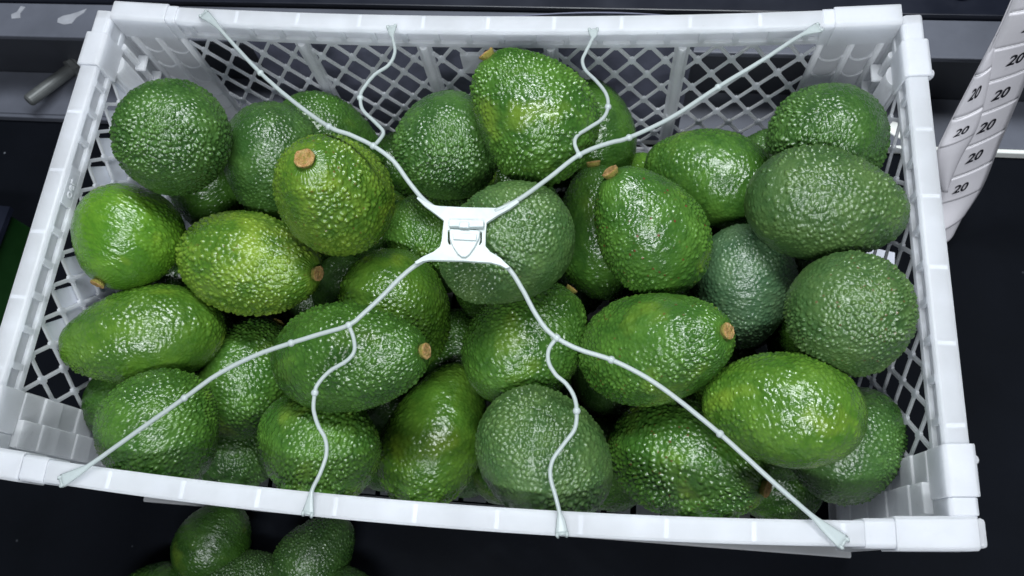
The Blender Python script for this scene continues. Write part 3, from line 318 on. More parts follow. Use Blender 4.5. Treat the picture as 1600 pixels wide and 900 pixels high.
def skin_material():
    mt, nt, b = nodes_of('avocado_skin')
    tc = nt.nodes.new('ShaderNodeTexCoord').outputs['Object']
    oi = nt.nodes.new('ShaderNodeObjectInfo').outputs['Random']
    vadd = nt.nodes.new('ShaderNodeVectorMath'); vadd.operation = 'ADD'
    cmb = nt.nodes.new('ShaderNodeCombineXYZ')
    nt.links.new(mathn(nt, 'MULTIPLY', oi, 37.0), cmb.inputs[0]); nt.links.new(mathn(nt, 'MULTIPLY', oi, 91.0), cmb.inputs[1])
    nt.links.new(tc, vadd.inputs[0]); nt.links.new(cmb.outputs[0], vadd.inputs[1]); vec = vadd.outputs[0]
    def att(nm, typ):
        a = nt.nodes.new('ShaderNodeAttribute'); a.attribute_type = typ; a.attribute_name = nm; return a
    dark = att('skin_dark', 'OBJECT').outputs['Color']; lite = att('skin_light', 'OBJECT').outputs['Color']
    gloss = att('skin_rough', 'OBJECT').outputs['Fac']; scars = att('skin_scars', 'OBJECT').outputs['Fac']; patch = att('skin_patch', 'OBJECT').outputs['Fac']
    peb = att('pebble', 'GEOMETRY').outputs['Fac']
    n1 = noise(nt, 1.6, 4, .6, vec)
    n2 = noise(nt, 7.0, 4, .65, vec)
    big = ramp(nt, n1, [(.32, (0, 0, 0)), (.68, (1, 1, 1))])
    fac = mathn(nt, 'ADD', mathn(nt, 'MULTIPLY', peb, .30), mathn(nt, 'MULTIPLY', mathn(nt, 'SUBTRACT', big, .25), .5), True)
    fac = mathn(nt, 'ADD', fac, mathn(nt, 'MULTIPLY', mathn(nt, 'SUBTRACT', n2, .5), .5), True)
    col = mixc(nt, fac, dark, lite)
    # a yellower bloom where the fruit lay out of the sun
    pm = ramp(nt, noise(nt, 1.1, 2, .5, vec), [(.60, (0, 0, 0)), (.74, (1, 1, 1))])
    col = mixc(nt, mathn(nt, 'MULTIPLY', pm, patch), col, (.24, .33, .03))
    # pale lenticels
    vo = nt.nodes.new('ShaderNodeTexVoronoi'); vo.inputs['Scale'].default_value = 16; nt.links.new(vec, vo.inputs['Vector'])
    lent = ramp(nt, vo.outputs['Distance'], [(.08, (1, 1, 1)), (.16, (0, 0, 0))])
    col = mixc(nt, mathn(nt, 'MULTIPLY', lent, .09), col, (.22, .30, .07))
    # brown scars and rubbed spots
    v2 = nt.nodes.new('ShaderNodeTexVoronoi'); v2.inputs['Scale'].default_value = 5.5; nt.links.new(vec, v2.inputs['Vector'])
    sm = mathn(nt, 'MULTIPLY', ramp(nt, v2.outputs['Distance'], [(.05, (1, 1, 1)), (.12, (0, 0, 0))]), ramp(nt, noise(nt, 2.2, 2, .5, vec), [(.50, (0, 0, 0)), (.56, (1, 1, 1))]))
    sm2 = ramp(nt, noise(nt, 4.5, 5, .75, vec), [(.66, (0, 0, 0)), (.74, (1, 1, 1))])
    sm = mathn(nt, 'MAXIMUM', sm, mathn(nt, 'MULTIPLY', sm2, .6))
    col = mixc(nt, mathn(nt, 'MULTIPLY', sm, scars), col, (.085, .035, .018))
    v3 = nt.nodes.new('ShaderNodeTexVoronoi'); v3.inputs['Scale'].default_value = 7.5; nt.links.new(vec, v3.inputs['Vector'])
    dots = mathn(nt, 'MULTIPLY', ramp(nt, v3.outputs['Distance'], [(.13, (1, 1, 1)), (.21, (0, 0, 0))]), ramp(nt, noise(nt, 2.6, 2, .5, vec), [(.50, (0, 0, 0)), (.54, (1, 1, 1))]))
    col = mixc(nt, mathn(nt, 'MULTIPLY', dots, att('skin_specks', 'OBJECT').outputs['Fac']), col, (.10, .022, .014))
    nt.links.new(col, b.inputs['Base Color'])
    rg = mathn(nt, 'ADD', gloss, mathn(nt, 'MULTIPLY', mathn(nt, 'SUBTRACT', n1, .5), .28), True)
    nt.links.new(rg, b.inputs['Roughness'])
    b.inputs['Specular IOR Level'].default_value = .5
    b.inputs['Coat Weight'].default_value = .12; b.inputs['Coat Roughness'].default_value = .22
    b1 = nt.nodes.new('ShaderNodeBump'); b1.inputs['Strength'].default_value = .07; b1.inputs['Distance'].default_value = .02
    nt.links.new(noise(nt, 38, 3, .6, vec), b1.inputs['Height'])
    vc = nt.nodes.new('ShaderNodeTexVoronoi'); vc.feature = 'SMOOTH_F1'; vc.inputs['Scale'].default_value = 19; vc.inputs['Smoothness'].default_value = .35
    wv = nt.nodes.new('ShaderNodeMapping'); wv.inputs['Scale'].default_value = (1, 1, 1.35); nt.links.new(vec, wv.inputs[0]); nt.links.new(wv.outputs[0], vc.inputs['Vector'])
    b2 = nt.nodes.new('ShaderNodeBump'); b2.invert = True; b2.inputs['Strength'].default_value = .10; b2.inputs['Distance'].default_value = .025
    nt.links.new(vc.outputs['Distance'], b2.inputs['Height']); nt.links.new(b1.outputs[0], b2.inputs['Normal'])
    nt.links.new(b2.outputs[0], b.inputs['Normal'])
    return mt

def stem_material():
    mt, nt, b = nodes_of('stem_wood')
    tc = nt.nodes.new('ShaderNodeTexCoord').outputs['Object']
    nz = noise(nt, 2.2, 5, .7, tc)
    c = ramp(nt, nz, [(.3, (.16, .07, .02)), (.45, (.52, .27, .085)), (.7, (.78, .52, .24))])
    sep = nt.nodes.new('ShaderNodeSeparateXYZ'); nt.links.new(tc, sep.inputs[0])
    side = ramp(nt, sep.outputs[2], [(.25, (1, 1, 1)), (.42, (0, 0, 0))])
    c = mixc(nt, mathn(nt, 'MULTIPLY', side, .8), c, (.26, .27, .03))
    nt.links.new(c, b.inputs['Base Color']); b.inputs['Roughness'].default_value = .7
    bp = nt.nodes.new('ShaderNodeBump'); bp.inputs['Strength'].default_value = .7; bp.inputs['Distance'].default_value = .15
    nt.links.new(noise(nt, 4, 5, .7, tc), bp.inputs['Height']); nt.links.new(bp.outputs[0], b.inputs['Normal'])
    return mt

def counter_material():
    mt, nt, b = nodes_of('black_counter')
    tc = nt.nodes.new('ShaderNodeTexCoord').outputs['Object']
    nz = noise(nt, 6, 5, .6, tc)
    c = ramp(nt, nz, [(.3, (.0018, .0025, .004)), (.7, (.004, .005, .008))])
    vo = nt.nodes.new('ShaderNodeTexVoronoi'); vo.inputs['Scale'].default_value = 34; nt.links.new(tc, vo.inputs['Vector'])
    sp = mathn(nt, 'MULTIPLY', ramp(nt, vo.outputs['Distance'], [(.02, (1, 1, 1)), (.055, (0, 0, 0))]), ramp(nt, noise(nt, 9, 2, .5, tc), [(.52, (0, 0, 0)), (.62, (1, 1, 1))]))
    c = mixc(nt, mathn(nt, 'MULTIPLY', sp, .8), c, (.22, .24, .27))
    nt.links.new(c, b.inputs['Base Color'])
    nt.links.new(mathn(nt, 'ADD', mathn(nt, 'MULTIPLY', nz, .25), .60), b.inputs['Roughness'])
    b.inputs['Specular IOR Level'].default_value = .06
    bp = nt.nodes.new('ShaderNodeBump'); bp.inputs['Strength'].default_value = .15; bp.inputs['Distance'].default_value = .001
    nt.links.new(noise(nt, 220, 3, .6, tc), bp.inputs['Height']); nt.links.new(bp.outputs[0], b.inputs['Normal'])
    return mt

M_CRATE = plastic('milky_crate_plastic', (.90, .912, .935), .74, .33, .5, .10)
M_CORD = plastic('white_cord_plastic', (.58, .64, .64), .44, .28, .5, .2)
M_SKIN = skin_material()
M_STEM = stem_material()
M_COUNTER = counter_material()
M_STEEL = plain('grey_painted_steel', (.085, .092, .115), .55, 0, .18, 14, .15, 90)
M_SHADESTEEL = plain('shaded_grey_steel', (.03, .033, .042), .5, 0, .2, 14)
M_BLACK = plain('black_belt', (.006, .008, .016), .4, 0, .2, 20)
M_LITEDGE = plain('painted_lit_edge', (.75, .77, .74), .35, .0, .1, 60)
M_BOLT = plain('zinc_bolt', (.10, .107, .107), .5, .3, .15, 120)
M_CHIP = plain('bare_paint_chip', (.26, .27, .30), .6, 0, .15, 90)
M_SHEET = plain('blue_grey_sheet', (.11, .115, .165), .75, 0, .16, 60, .4, 120)
M_CLEAR = plastic('milky_corner_plastic', (.90, .91, .93), .72, .30, .5, .20)
M_LINER = plastic('pale_liner_film', (.84, .87, .95), .3, .5)
M_PAPER = plain('white_paper', (.62, .64, .72), .7, 0, .05, 30)
M_TAPE = plain('glossy_label_paper', (.68, .66, .70), .5, 0, .03, 30)
M_LABEL = plain('white_label', (.72, .70, .74), .5, 0, .03, 40)
M_LABELEDGE = plain('label_cut_edge', (.9, .9, .92), .4)
M_INK = plain('black_ink', (.012, .012, .018), .5)
M_WHITE = plain('white_spot', (.8, .82, .78), .5)
M_GREEN = plain('green_bin_plastic', (.003, .026, .003), .5, 0, .2, 20)

# ------------------------------------------------------------------ setting
mb = MB()
mb.add([(-4, -4, 0), (4, -4, 0), (4, 4, 0), (-4, 4, 0)], [(0, 1, 2, 3)])
tag(mb.build('counter', M_COUNTER), kind='structure')

# steel channel running behind the crate
YAW = -0.9
def yawp(p):
    a = math.radians(YAW); return (p[0] * math.cos(a) - p[1] * math.sin(a), p[0] * math.sin(a) + p[1] * math.cos(a), p[2])
rail = tag(empty('steel_rail', (0, .25, 0)), 'long grey painted steel channel with two flanges running behind the crate', 'rail')
def railpart(name, boxes, mat, bevel=.0012):
    q = MB()
    for bx in boxes: q.box(*bx)
    o = q.build(name, mat, rail, bend=yawp, bevel=bevel); o.location = (0, -.25, 0); return o
railpart('lower_flange', [(-1.6, 1.6, .196, .2475, .004, .010)], M_STEEL)
railpart('flange_edge', [(.10, 1.6, .1915, .1957, .001, .0105)], M_LITEDGE)  # lit front edge painted as a white strip; the left stretch stays grey
railpart('flange_edge', [(-1.6, .0995, .1915, .1957, .001, .0095)], M_STEEL)
railpart('web', [(-1.6, 1.6, .248, .254, .004, .0945)], M_SHADESTEEL)  # darker than the flanges: the upper flange's shadow put into the colour
railpart('upper_flange', [(-1.6, 1.6, .226, .2645, .095, .101)], M_STEEL)
q = MB()
def blob(q, cx, cy, z, outl, s):
    q.prism([yawp((cx + x * s, cy + y * s, z)) for x, y in outl], (0, 0, 1), .0006)
blob(q, CHIP[0][0], CHIP[0][1], .1011, [(-14, -6), (-4, -9), (6, -7), (10, 2), (18, 10), (20, 16), (10, 11), (0, 7), (-10, 4), (-15, 0)], .00075)
o = q.build('paint_chip', M_CHIP, rail); o.location = (0, -.25, 0)
q = MB(); blob(q, CHIP[1][0], CHIP[1][1], .1011, [(-4, -6), (5, -5), (3, 1), (6, 8), (1, 9), (-1, 2), (-6, -1)], .0010)
o = q.build('paint_chip', M_CHIP, rail); o.location = (0, -.25, 0)
# low white ovals on the lower flange
def spot(x, y, z, label, rot=0):
    t = MB(); k = 18
    ring = lambda s, zz: [(math.cos(rot) * .0075 * s * math.cos(a) - math.sin(rot) * .014 * s * math.sin(a), math.sin(rot) * .0075 * s * math.cos(a) + math.cos(rot) * .014 * s * math.sin(a), zz) for a in [2 * math.pi * j / k for j in range(k)]]
    t.sweep([ring(1, 0), ring(1, .0012), ring(.85, .002), ring(.4, .0023)])
    o = t.build('spot', M_WHITE, smooth=True); o.location = (x, y, z)
    return tag(o, label, 'spot', 'white spots on the rail flange')
spot(.362, .205, .0101, 'white oval spot on the grey flange, seen through the right end of the crate', 1.0)
spot(.492, .208, .0101, 'white oval spot on the grey flange at the right edge, beyond the number tape', 1.0)

# bolt through the web
def bolt(name, p, dirv, length, r, rhead, label, cat='bolt'):
    d = Vector(dirv).normalized(); root = empty(name, p); root.rotation_mode = 'QUATERNION'
    root.rotation_quaternion = Vector((0, 0, 1)).rotation_difference(d)
    s = MB(); k = 20
    c = lambda r, z: [(r * math.cos(2 * math.pi * j / k), r * math.sin(2 * math.pi * j / k), z) for j in range(k)]
    s.sweep([c(r, 0), c(r, length - r * .3), c(r * .72, length)]); s.build('shank', M_BOLT, root, smooth=False, bevel=.0003)
    s = MB(); s.sweep([c(rhead * 1.25, -.0005), c(rhead * 1.25, .0015)]); s.build('washer', M_BOLT, root)
    s = MB(); h = lambda z, f=1: [(rhead * f * math.cos(2 * math.pi * j / 6), rhead * f * math.sin(2 * math.pi * j / 6), z) for j in range(6)]
    s.sweep([h(.0017), h(.006), h(.007, .9)]); s.build('nut', M_BOLT, root)
    return tag(root, label, cat)
bolt('bolt', (-.472, .2560, .022), (-.03, -.052, .012), .062, .0066, .0112, 'grey threaded bolt sticking out of the steel channel left of the crate')

# black belt housing above the channel
hs = tag(empty('belt_housing', (0, .3, 0)), 'black belt housing with a thin pale seam along the top of the picture', 'machine')
def hpart(name, bx, mat, bevel=.001):
    q = MB(); q.box(*bx); o = q.build(name, mat, hs, bend=yawp, bevel=bevel); o.location = (0, -.3, 0)
hpart('lower_panel', (-1.6, 1.6, .2655, .2835, .0, .106), M_BLACK)
hpart('seam_strip', (-1.6, 1.6, .2838, .2848, .0, .107), M_STEEL)
hpart('upper_panel', (-1.6, 1.6, .2851, .60, .0, .110), M_BLACK)
q = MB(); k = 20
cc = lambda r, z: [(r * math.cos(2 * math.pi * j / k) , r * .9 * math.sin(2 * math.pi * j / k), z) for j in range(k)]
q.sweep([cc(.0085, 0), cc(.0085, .003), cc(.0065, .004), cc(.0055, .0032)])
o = q.build('bolt', M_BOLT); o.location = (.3745, .275, .1067)
o.location = yawp((.379, .2815, 0))[:2] + (.1105,)
o.location.y += .006
tag(o, 'round dull metal bolt head on the black housing above the right corner', 'bolt')

# blue-grey sheet standing behind the back wall
q = MB(); nx, nz = 24, 10
g = []
for t_ in (0, .0012):
    for i in range(nx + 1):
        for j in range(nz + 1):
            x = -.215 + .372 * i / nx; z = .0105 + .172 * j / nz
            g.append((x, .1885 + .006 * math.sin(x * 19) * (z / .19) + .004 * (z / .19) + t_, z))
W_ = nz + 1; S_ = (nx + 1) * W_
fs = []
for i in range(nx):
    for j in range(nz):
        a = i * W_ + j; fs += [(a, a + W_, a + W_ + 1, a + 1), (S_ + a, S_ + a + 1, S_ + a + W_ + 1, S_ + a + W_)]
for i in range(nx):
    for j in (0, nz): a = i * W_ + j; fs.append((a, a + W_, S_ + a + W_, S_ + a))
for j in range(nz):
    for i in (0, nx): a = i * W_ + j; fs.append((a, a + 1, S_ + a + 1, S_ + a))
q.add(g, fs)
tag(q.build('card_sheet', M_SHEET), 'blue-grey card sheet standing between the lattice back wall and the rail', 'card')

# paper leaning outside the left end wall, torn paper outside the right one
q = MB(); edge = []
for i in range(19):
    y = .134 - .01225 * i
    edge.append((-.2903, y, .193 if i % 2 else .172))
q.prism([(-.2903, .137, .006), (-.2903, .137, .180)] + edge + [(-.2903, -.0895, .006)], (-1, 0, 0), .0006)
tag(q.build('liner_film', M_LINER), 'pale film with a zigzag top edge against the outside of the left lattice wall', 'film')
q = MB(); q.prism([(.315, -.005, .001), (.345, .02, .001), (.352, .085, .001), (.318, .092, .001), (.306, .05, .001)], (0, 0, 1), .0012)
tag(q.build('paper_scrap', M_PAPER), 'scrap of white paper on the counter beyond the right lattice wall', 'paper')

# green bin at the far left edge
gb = tag(empty('green_bin', (-.56, .03, 0)), 'dark green plastic bin with a black rim at the left edge of the picture', 'bin')
q = MB()
a0, a1 = Vector((-.475, -.20, 0)), Vector((-.4600, .066, 0))
dv = (a1 - a0).normalized(); nv = Vector((-dv.y, dv.x, 0))
def slab(q, s0, s1, n0, n1, z0, z1):
    P = lambda s, n, z: tuple(a0 + dv * s + nv * n + Vector((0, 0, z)))
    q.hexa([P(s0, n0, z0), P(s1, n0, z0), P(s1, n1, z0), P(s0, n1, z0), P(s0, n0, z1), P(s1, n0, z1), P(s1, n1, z1), P(s0, n1, z1)])
slab(q, .0, .27, .012, .015, 0, .05); slab(q, 0, .27, .2, .203, 0, .05); slab(q, 0, .003, .0152, .1998, 0, .05); slab(q, .267, .27, .0152, .1998, 0, .05)
slab(q, .0032, .2668, .0152, .1998, .002, .005)
o = q.build('bin_wall', M_GREEN, gb); o.location = (.56, -.03, 0)
q = MB(); slab(q, -.005, .275, .006, .018, .0503, .056); slab(q, -.005, .275, .197, .209, .0503, .056); slab(q, -.005, .006, .0183, .1967, .0503, .056); slab(q, .264, .275, .0183, .1967, .0503, .056)
o = q.build('bin_rim', M_BLACK, gb); o.location = (.56, -.03, 0)

# ------------------------------------------------------------------ the crate
L, W, H = .30, .176, .22
def bow(p):
    x, y, z = p
    u = max(0, 1 - (x / L) ** 2)
    s = 1 if abs(y) > .10 else 0
    k = .0105 if y > 0 else .0125
    return (x, y - s * k * u * max(0, z / H) ** .6, z)
crate = tag(empty('plastic_crate', (0, 0, 0)), 'white translucent plastic crate with lattice walls, full of avocados', 'crate')
SIDES = {'back': lambda s, n, z: (s, W - n, z), 'front': lambda s, n, z: (s, -W + n, z), 'left': lambda s, n, z: (-L + n, s, z), 'right': lambda s, n, z: (L - n, s, z)}
def sbox(q, F, s0, s1, n0, n1, z0, z1, seg=None):
    k = seg or max(1, int(abs(s1 - s0) / .03))
    q.sweep([[F(s, n0, z0), F(s, n1, z0), F(s, n1, z1), F(s, n0, z1)] for s in np.linspace(s0, s1, k + 1)])
PROFILE = [(0, .2025), (0, .2185), (.0005, .2195), (.0015, .22), (.012, .22), (.0131, .2195), (.0136, .2185), (.0136, .2152), (.0116, .2152), (.0116, .2172), (.002, .2172), (.002, .2025)]
def make_rim(side, half):
    F = SIDES[side]; q = MB()
    e = half
    q.sweep([[F(s, n, z) for n, z in PROFILE] for s in np.linspace(-e, e, 41)])
    sbox(q, F, -e, e, .0112, .0139, .2003, .2050)
    sbox(q, F, -e + .001, e - .001, .0098, .0110, .2001, .2170)
    pitch = .0238; k = int(2 * (e - .03) / pitch); s = -k * pitch / 2
    for i in range(k + 1):
        sbox(q, F, s - .0021, s + .0021, .01135, .0137, .2050, .2153); s += pitch
    s = -k * pitch / 2
    for i in range(0, k + 1, 2): sbox(q, F, s - .001, s + .001, .0022, .0096, .2045, .2170); s += 2 * pitch
    for s in np.arange(-e + .05, e - .04, .0475): sbox(q, F, s - .0011, s + .0011, .0018, .0118, .2196, .22006, 1)
    return q.build('rim', M_CRATE, crate, bend=bow)
make_rim('back', .2845); make_rim('front', .2960); make_rim('left', .161); make_rim('right', .161)

def lattice(side, s0, s1, z0, z1, ds=.0245, dz=.036, w=.0024):
    F = SIDES[side]; q = MB(); ms, mz = (s0 + s1) / 2, z1
    sx = ds / dz
    for di in (1, -1):
        na, nb = (.0114, .0133) if di > 0 else (.0116, .0131)
        for k in range(-30, 31):
            c = ms + k * ds           # the bar passes (c, z1) with slope di
            pts = []
            lo, hi = z0, z1
            f = lambda z: c + di * (z1 - z) * sx
            za, zb = z1, z0
            # clip to s0..s1
            if di > 0:
                if c > s1: continue
                if c < s0: za = z1 - (s0 - c) / sx
                if f(z0) > s1: zb = z1 - (s1 - c) / sx
            else:
                if c < s0: continue
                if c > s1: za = z1 - (c - s1) / sx
                if f(z0) < s0: zb = z1 - (c - s0) / sx
            if za <= zb + .002: continue
            A = (f(za), za); B = (f(zb), zb)
            dx, dzz = B[0] - A[0], B[1] - A[1]; ln = math.hypot(dx, dzz); px, pz = -dzz / ln * w / 2, dx / ln * w / 2
            rings = []
            for t in np.linspace(0, 1, 5):
                x, z = A[0] + dx * t, A[1] + dzz * t
                rings.append([F(x + px, na, z + pz), F(x + px, nb, z + pz), F(x - px, nb, z - pz), F(x - px, na, z - pz)])
            q.sweep(rings)
    # small webs that round off the crossings
    ni = int((s1 - s0) / (ds / 2)) + 3
    for i in range(-ni, ni + 1):
        for j in range(0, int((z1 - z0) / (dz / 2)) + 2):
            if (i + j) % 2: continue
            x, z = ms + i * ds / 2, z1 - j * dz / 2
            if x < s0 - .001 or x > s1 + .001 or z < z0 - .001 or z > z1 + .001: continue
            d1, d2 = .0030, .0043
            q.sweep([[F(x + d1 * math.cos(a), n, z + d2 * math.sin(a)) for a in [math.pi / 4 * t for t in range(8)]] for n in (.0115, .0132)])
    return q.build('lattice_panel', M_CRATE, crate, bend=bow)
POSTS = (-.1425, -.0475, .0475, .1425)
BAYS = [(-.2365, -.1475), (-.1375, -.0525), (-.0425, .0425), (.0525, .1375), (.1475, .2365)]
for side in ('back', 'front'):
    for s0, s1 in BAYS: lattice(side, s0, s1, .043, .2005)
for side in ('left', 'right'): lattice(side, -.122, .122, .043, .2005, .0245, .036)

def half_round(q, F, s, z0, z1, r, n=.0128, k=7, nseg=6, depth=1.0):
    q.sweep([[F(s + r * math.cos(a), n + r * depth * math.sin(a), z) for a in [math.pi * j / (k - 1) for j in range(k)]] for z in np.linspace(z0, z1, nseg)])
for side in ('back', 'front'):
    F = SIDES[side]
    for s in POSTS:
        q = MB(); sbox(q, F, s - .0053, s + .0053, .0106, .0136, .0437, .2000, 1)
        if side == 'back': half_round(q, F, s, .110, .2000, .0030, .0135); half_round(q, F, s, .044, .108, .0040, .0135)
        q.build('wall_post', M_CRATE, crate, bend=bow)
    # lower solid band with drain slots along the foot
    q = MB(); sbox(q, F, -.2865, .2865, .0104, .0138, .0125, .0435); q.build('lower_band', M_CRATE, crate, bend=bow)
    q = MB(); sbox(q, F, -.2985, .2985, -.003, .0170, .0, .0035)
    for i in range(24): s = -.276 + i * .024; sbox(q, F, s - .003, s + .003, .0112, .0163, .0036, .0124, 1)
    q.build('foot_rail', M_CLEAR, crate, bend=bow, bevel=.0012)
for side in ('left', 'right'):
    F = SIDES[side]
    q = MB(); sbox(q, F, -.160, .160, .0104, .0138, .0125, .0435); q.build('lower_band', M_CRATE, crate)
    q = MB(); sbox(q, F, -.160, .160, .0005, .0165, .0, .0035); q.build('foot_rail', M_CRATE, crate)

# solid corner panels of the long walls: two columns of scalloped ribs beside two half-round pillars
for side in ('back', 'front'):
    F = SIDES[side]
    for sg in (-1, 1):
        q = MB(); a, b = sorted((sg * .2368, sg * .2862)); sbox(q, F, a, b, .0108, .0132, .0437, .2000)
        q.build('corner_panel', M_CLEAR, crate, bend=bow)
        if side == 'front': continue
        q = MB()
        for s in (.2385, .2600, .2800):
            half_round(q, F, sg * s, .0438, .1998, .0024, .0130, depth=1.5)
        for s0, s1 in ((.2405, .2585), (.2620, .2785)):
            for j in range(7):
                zc = .066 + j * .020
                pts = [F(sg * (s0 + (s1 - s0) * t), .0134, zc - .007 * math.sin(math.pi * t) ** .6) for t in np.linspace(0, 1, 9)]
                q.tube(pts, .0010, 6)
        q.build('corner_rib', M_CLEAR, crate, bend=bow, smooth=True)
# solid corner panels of the end walls: a smooth pillar at the back, stepped rib blocks at the front
for side, sg in (('left', -1), ('right', 1)):
    F = SIDES[side]
    q = MB(); sbox(q, F, .1222, .160, .0108, .0132, .0437, .2000); q.build('corner_panel', M_CLEAR, crate)
    q = MB(); half_round(q, F, .1330, .0438, .1998, .0085, .0131, 11, depth=.7)
    for j in range(7): sbox(q, F, .1445, .1575, .0131, .0205 + .0 * j, .050 + j * .021, .0525 + j * .021, 1)
    half_round(q, F, .1500, .0438, .1998, .0030, .0131, depth=1.2)
    q.build('corner_rib', M_CLEAR, crate, smooth=False)
    q = MB(); sbox(q, F, -.160, -.1222, .0108, .0132, .0437, .2000); q.build('corner_panel', M_CLEAR, crate)
    q = MB()
    for j in range(8):
        z = .046 + j * .019
        sbox(q, F, -.1410, -.1232, .0133, .0158 if j % 2 else .0172, z, z + .0189, 1)
        sbox(q, F, -.1590, -.1411, .0133, .0192 if j % 2 else .0203, z + .0001, z + .0189, 1)
    q.build('corner_rib', M_CLEAR, crate, bevel=.0006)
# corner pillars that lock the walls together
for sx in (-1, 1):
    for sy in (-1, 1):
        q = MB(); x0, x1 = sorted((sx * .2868, sx * .2985)); y0, y1 = sorted((sy * .1605, sy * .1745))
        q.box(x0, x1, y0, y1, .0, .1965); q.build('corner_post', M_CLEAR, crate, bevel=.0015)
# collars: thicker sleeves over the rims next to the corners
def collar(side, s0, s1, nz=(-.0016, .0152, .1955, .2222)):
    F = SIDES[side]; q = MB(); n0, n1, z0, z1 = nz
    prof = [(n0, z0), (n0, z1 - .002), (n0 + .002, z1), (n1 - .002, z1), (n1, z1 - .002), (n1, .199), (n1 - .0016, .199), (n1 - .0016, z1 - .0018), (n0 + .0014, z1 - .0018), (n0 + .0014, z0)]
    q.sweep([[F(s, n, z) for n, z in prof] for s in np.linspace(s0, s1, 4)])
    return q.build('rim_collar', M_CLEAR, crate, bend=bow, bevel=.0009)
for sg in (-1, 1):
    a, b = sorted((sg * .2425, sg * .2865)); collar('back', a, b)
    a, b = sorted((sg * .2560, sg * .2985)); collar('front', a, b, (-.0022, .0160, .1955, .2225))
    a, b = sorted((sg * .2350, sg * .2425)); collar('back', a, b, (-.0008, .0144, .1965, .2212))
    a, b = sorted((sg * .2400, sg * .2560)); collar('front', a, b, (-.0010, .0148, .1965, .2214))
    q = MB(); a, b_ = sorted((sg * .2987, sg * .3030)); sbox(q, SIDES['front'], a, b_, -.0008, .0148, .1985, .2215, 1)
    q.build('corner_cap', M_CLEAR, crate, bevel=.0022)
for side in ('left', 'right'):
    F = SIDES[side]
    collar(side, .1190, .1470, (-.0020, .0156, .1945, .2228)); collar(side, .1475, .1680, (-.0004, .0130, .1960, .2206))
    collar(side, -.1500, -.1215, (-.0020, .0156, .1945, .2228)); collar(side, -.1600, -.1505, (-.0008, .0148, .1960, .2216))
    for s in (.1255, -.1290):
        q = MB(); p = F(s, -.0040, .2120); q.ball(p, .0032, 10, 6, (.8, 1, 1.4)); q.build('latch_knob', M_CRATE, crate, smooth=True)
# open floor: slats on bearers, a gap left along each end wall
q = MB()
for i in range(22):
    x = -.255 + i * .0240; q.box(x, x + .0190, -.158, .158, .0036, .0062)
for y in (-.12, -.04, .04, .12): q.box(-.2595, .2735, y - .004, y + .004, .0002, .0034)
q.build('floor_panel', M_CRATE, crate)
# embossed letters on the inner lip of the left rim
def text_mesh(s, size, shear=0, bold=0, extrude=0):
    cu = bpy.data.curves.new('lettering', 'FONT'); cu.body = s; cu.size = size; cu.shear = shear; cu.offset = bold; cu.extrude = extrude; cu.align_x = 'CENTER'; cu.align_y = 'CENTER'; cu.resolution_u = 4
    o = bpy.data.objects.new('lettering', cu); COL.objects.link(o)
    me = bpy.data.meshes.new_from_object(o.evaluated_get(bpy.context.evaluated_depsgraph_get()))
    COL.objects.unlink(o); bpy.data.objects.remove(o); bpy.data.curves.remove(cu)
    return me
F = SIDES['left']
q = MB(); sbox(q, F, .0085, .0345, .0112, .01385, .2046, .2156, 1); q.build('nameplate', M_CRATE, crate)
me = text_mesh('oer', .0100, 0, .0001, .0004)
me.transform(Matrix(((0, 0, 1, -L + .0142), (1, 0, 0, .0215), (0, 1, 0, .2105), (0, 0, 0, 1)))); me.materials.append(M_CRATE)
o = bpy.data.objects.new('lettering', me); COL.objects.link(o); o.parent = crate
# plate with tiny raised letters in the middle of the back wall
F = SIDES['back']
q = MB(); sbox(q, F, -.0215, .0215, .0105, .0137, .166, .190, 2); q.build('nameplate', M_CRATE, crate, bend=bow)

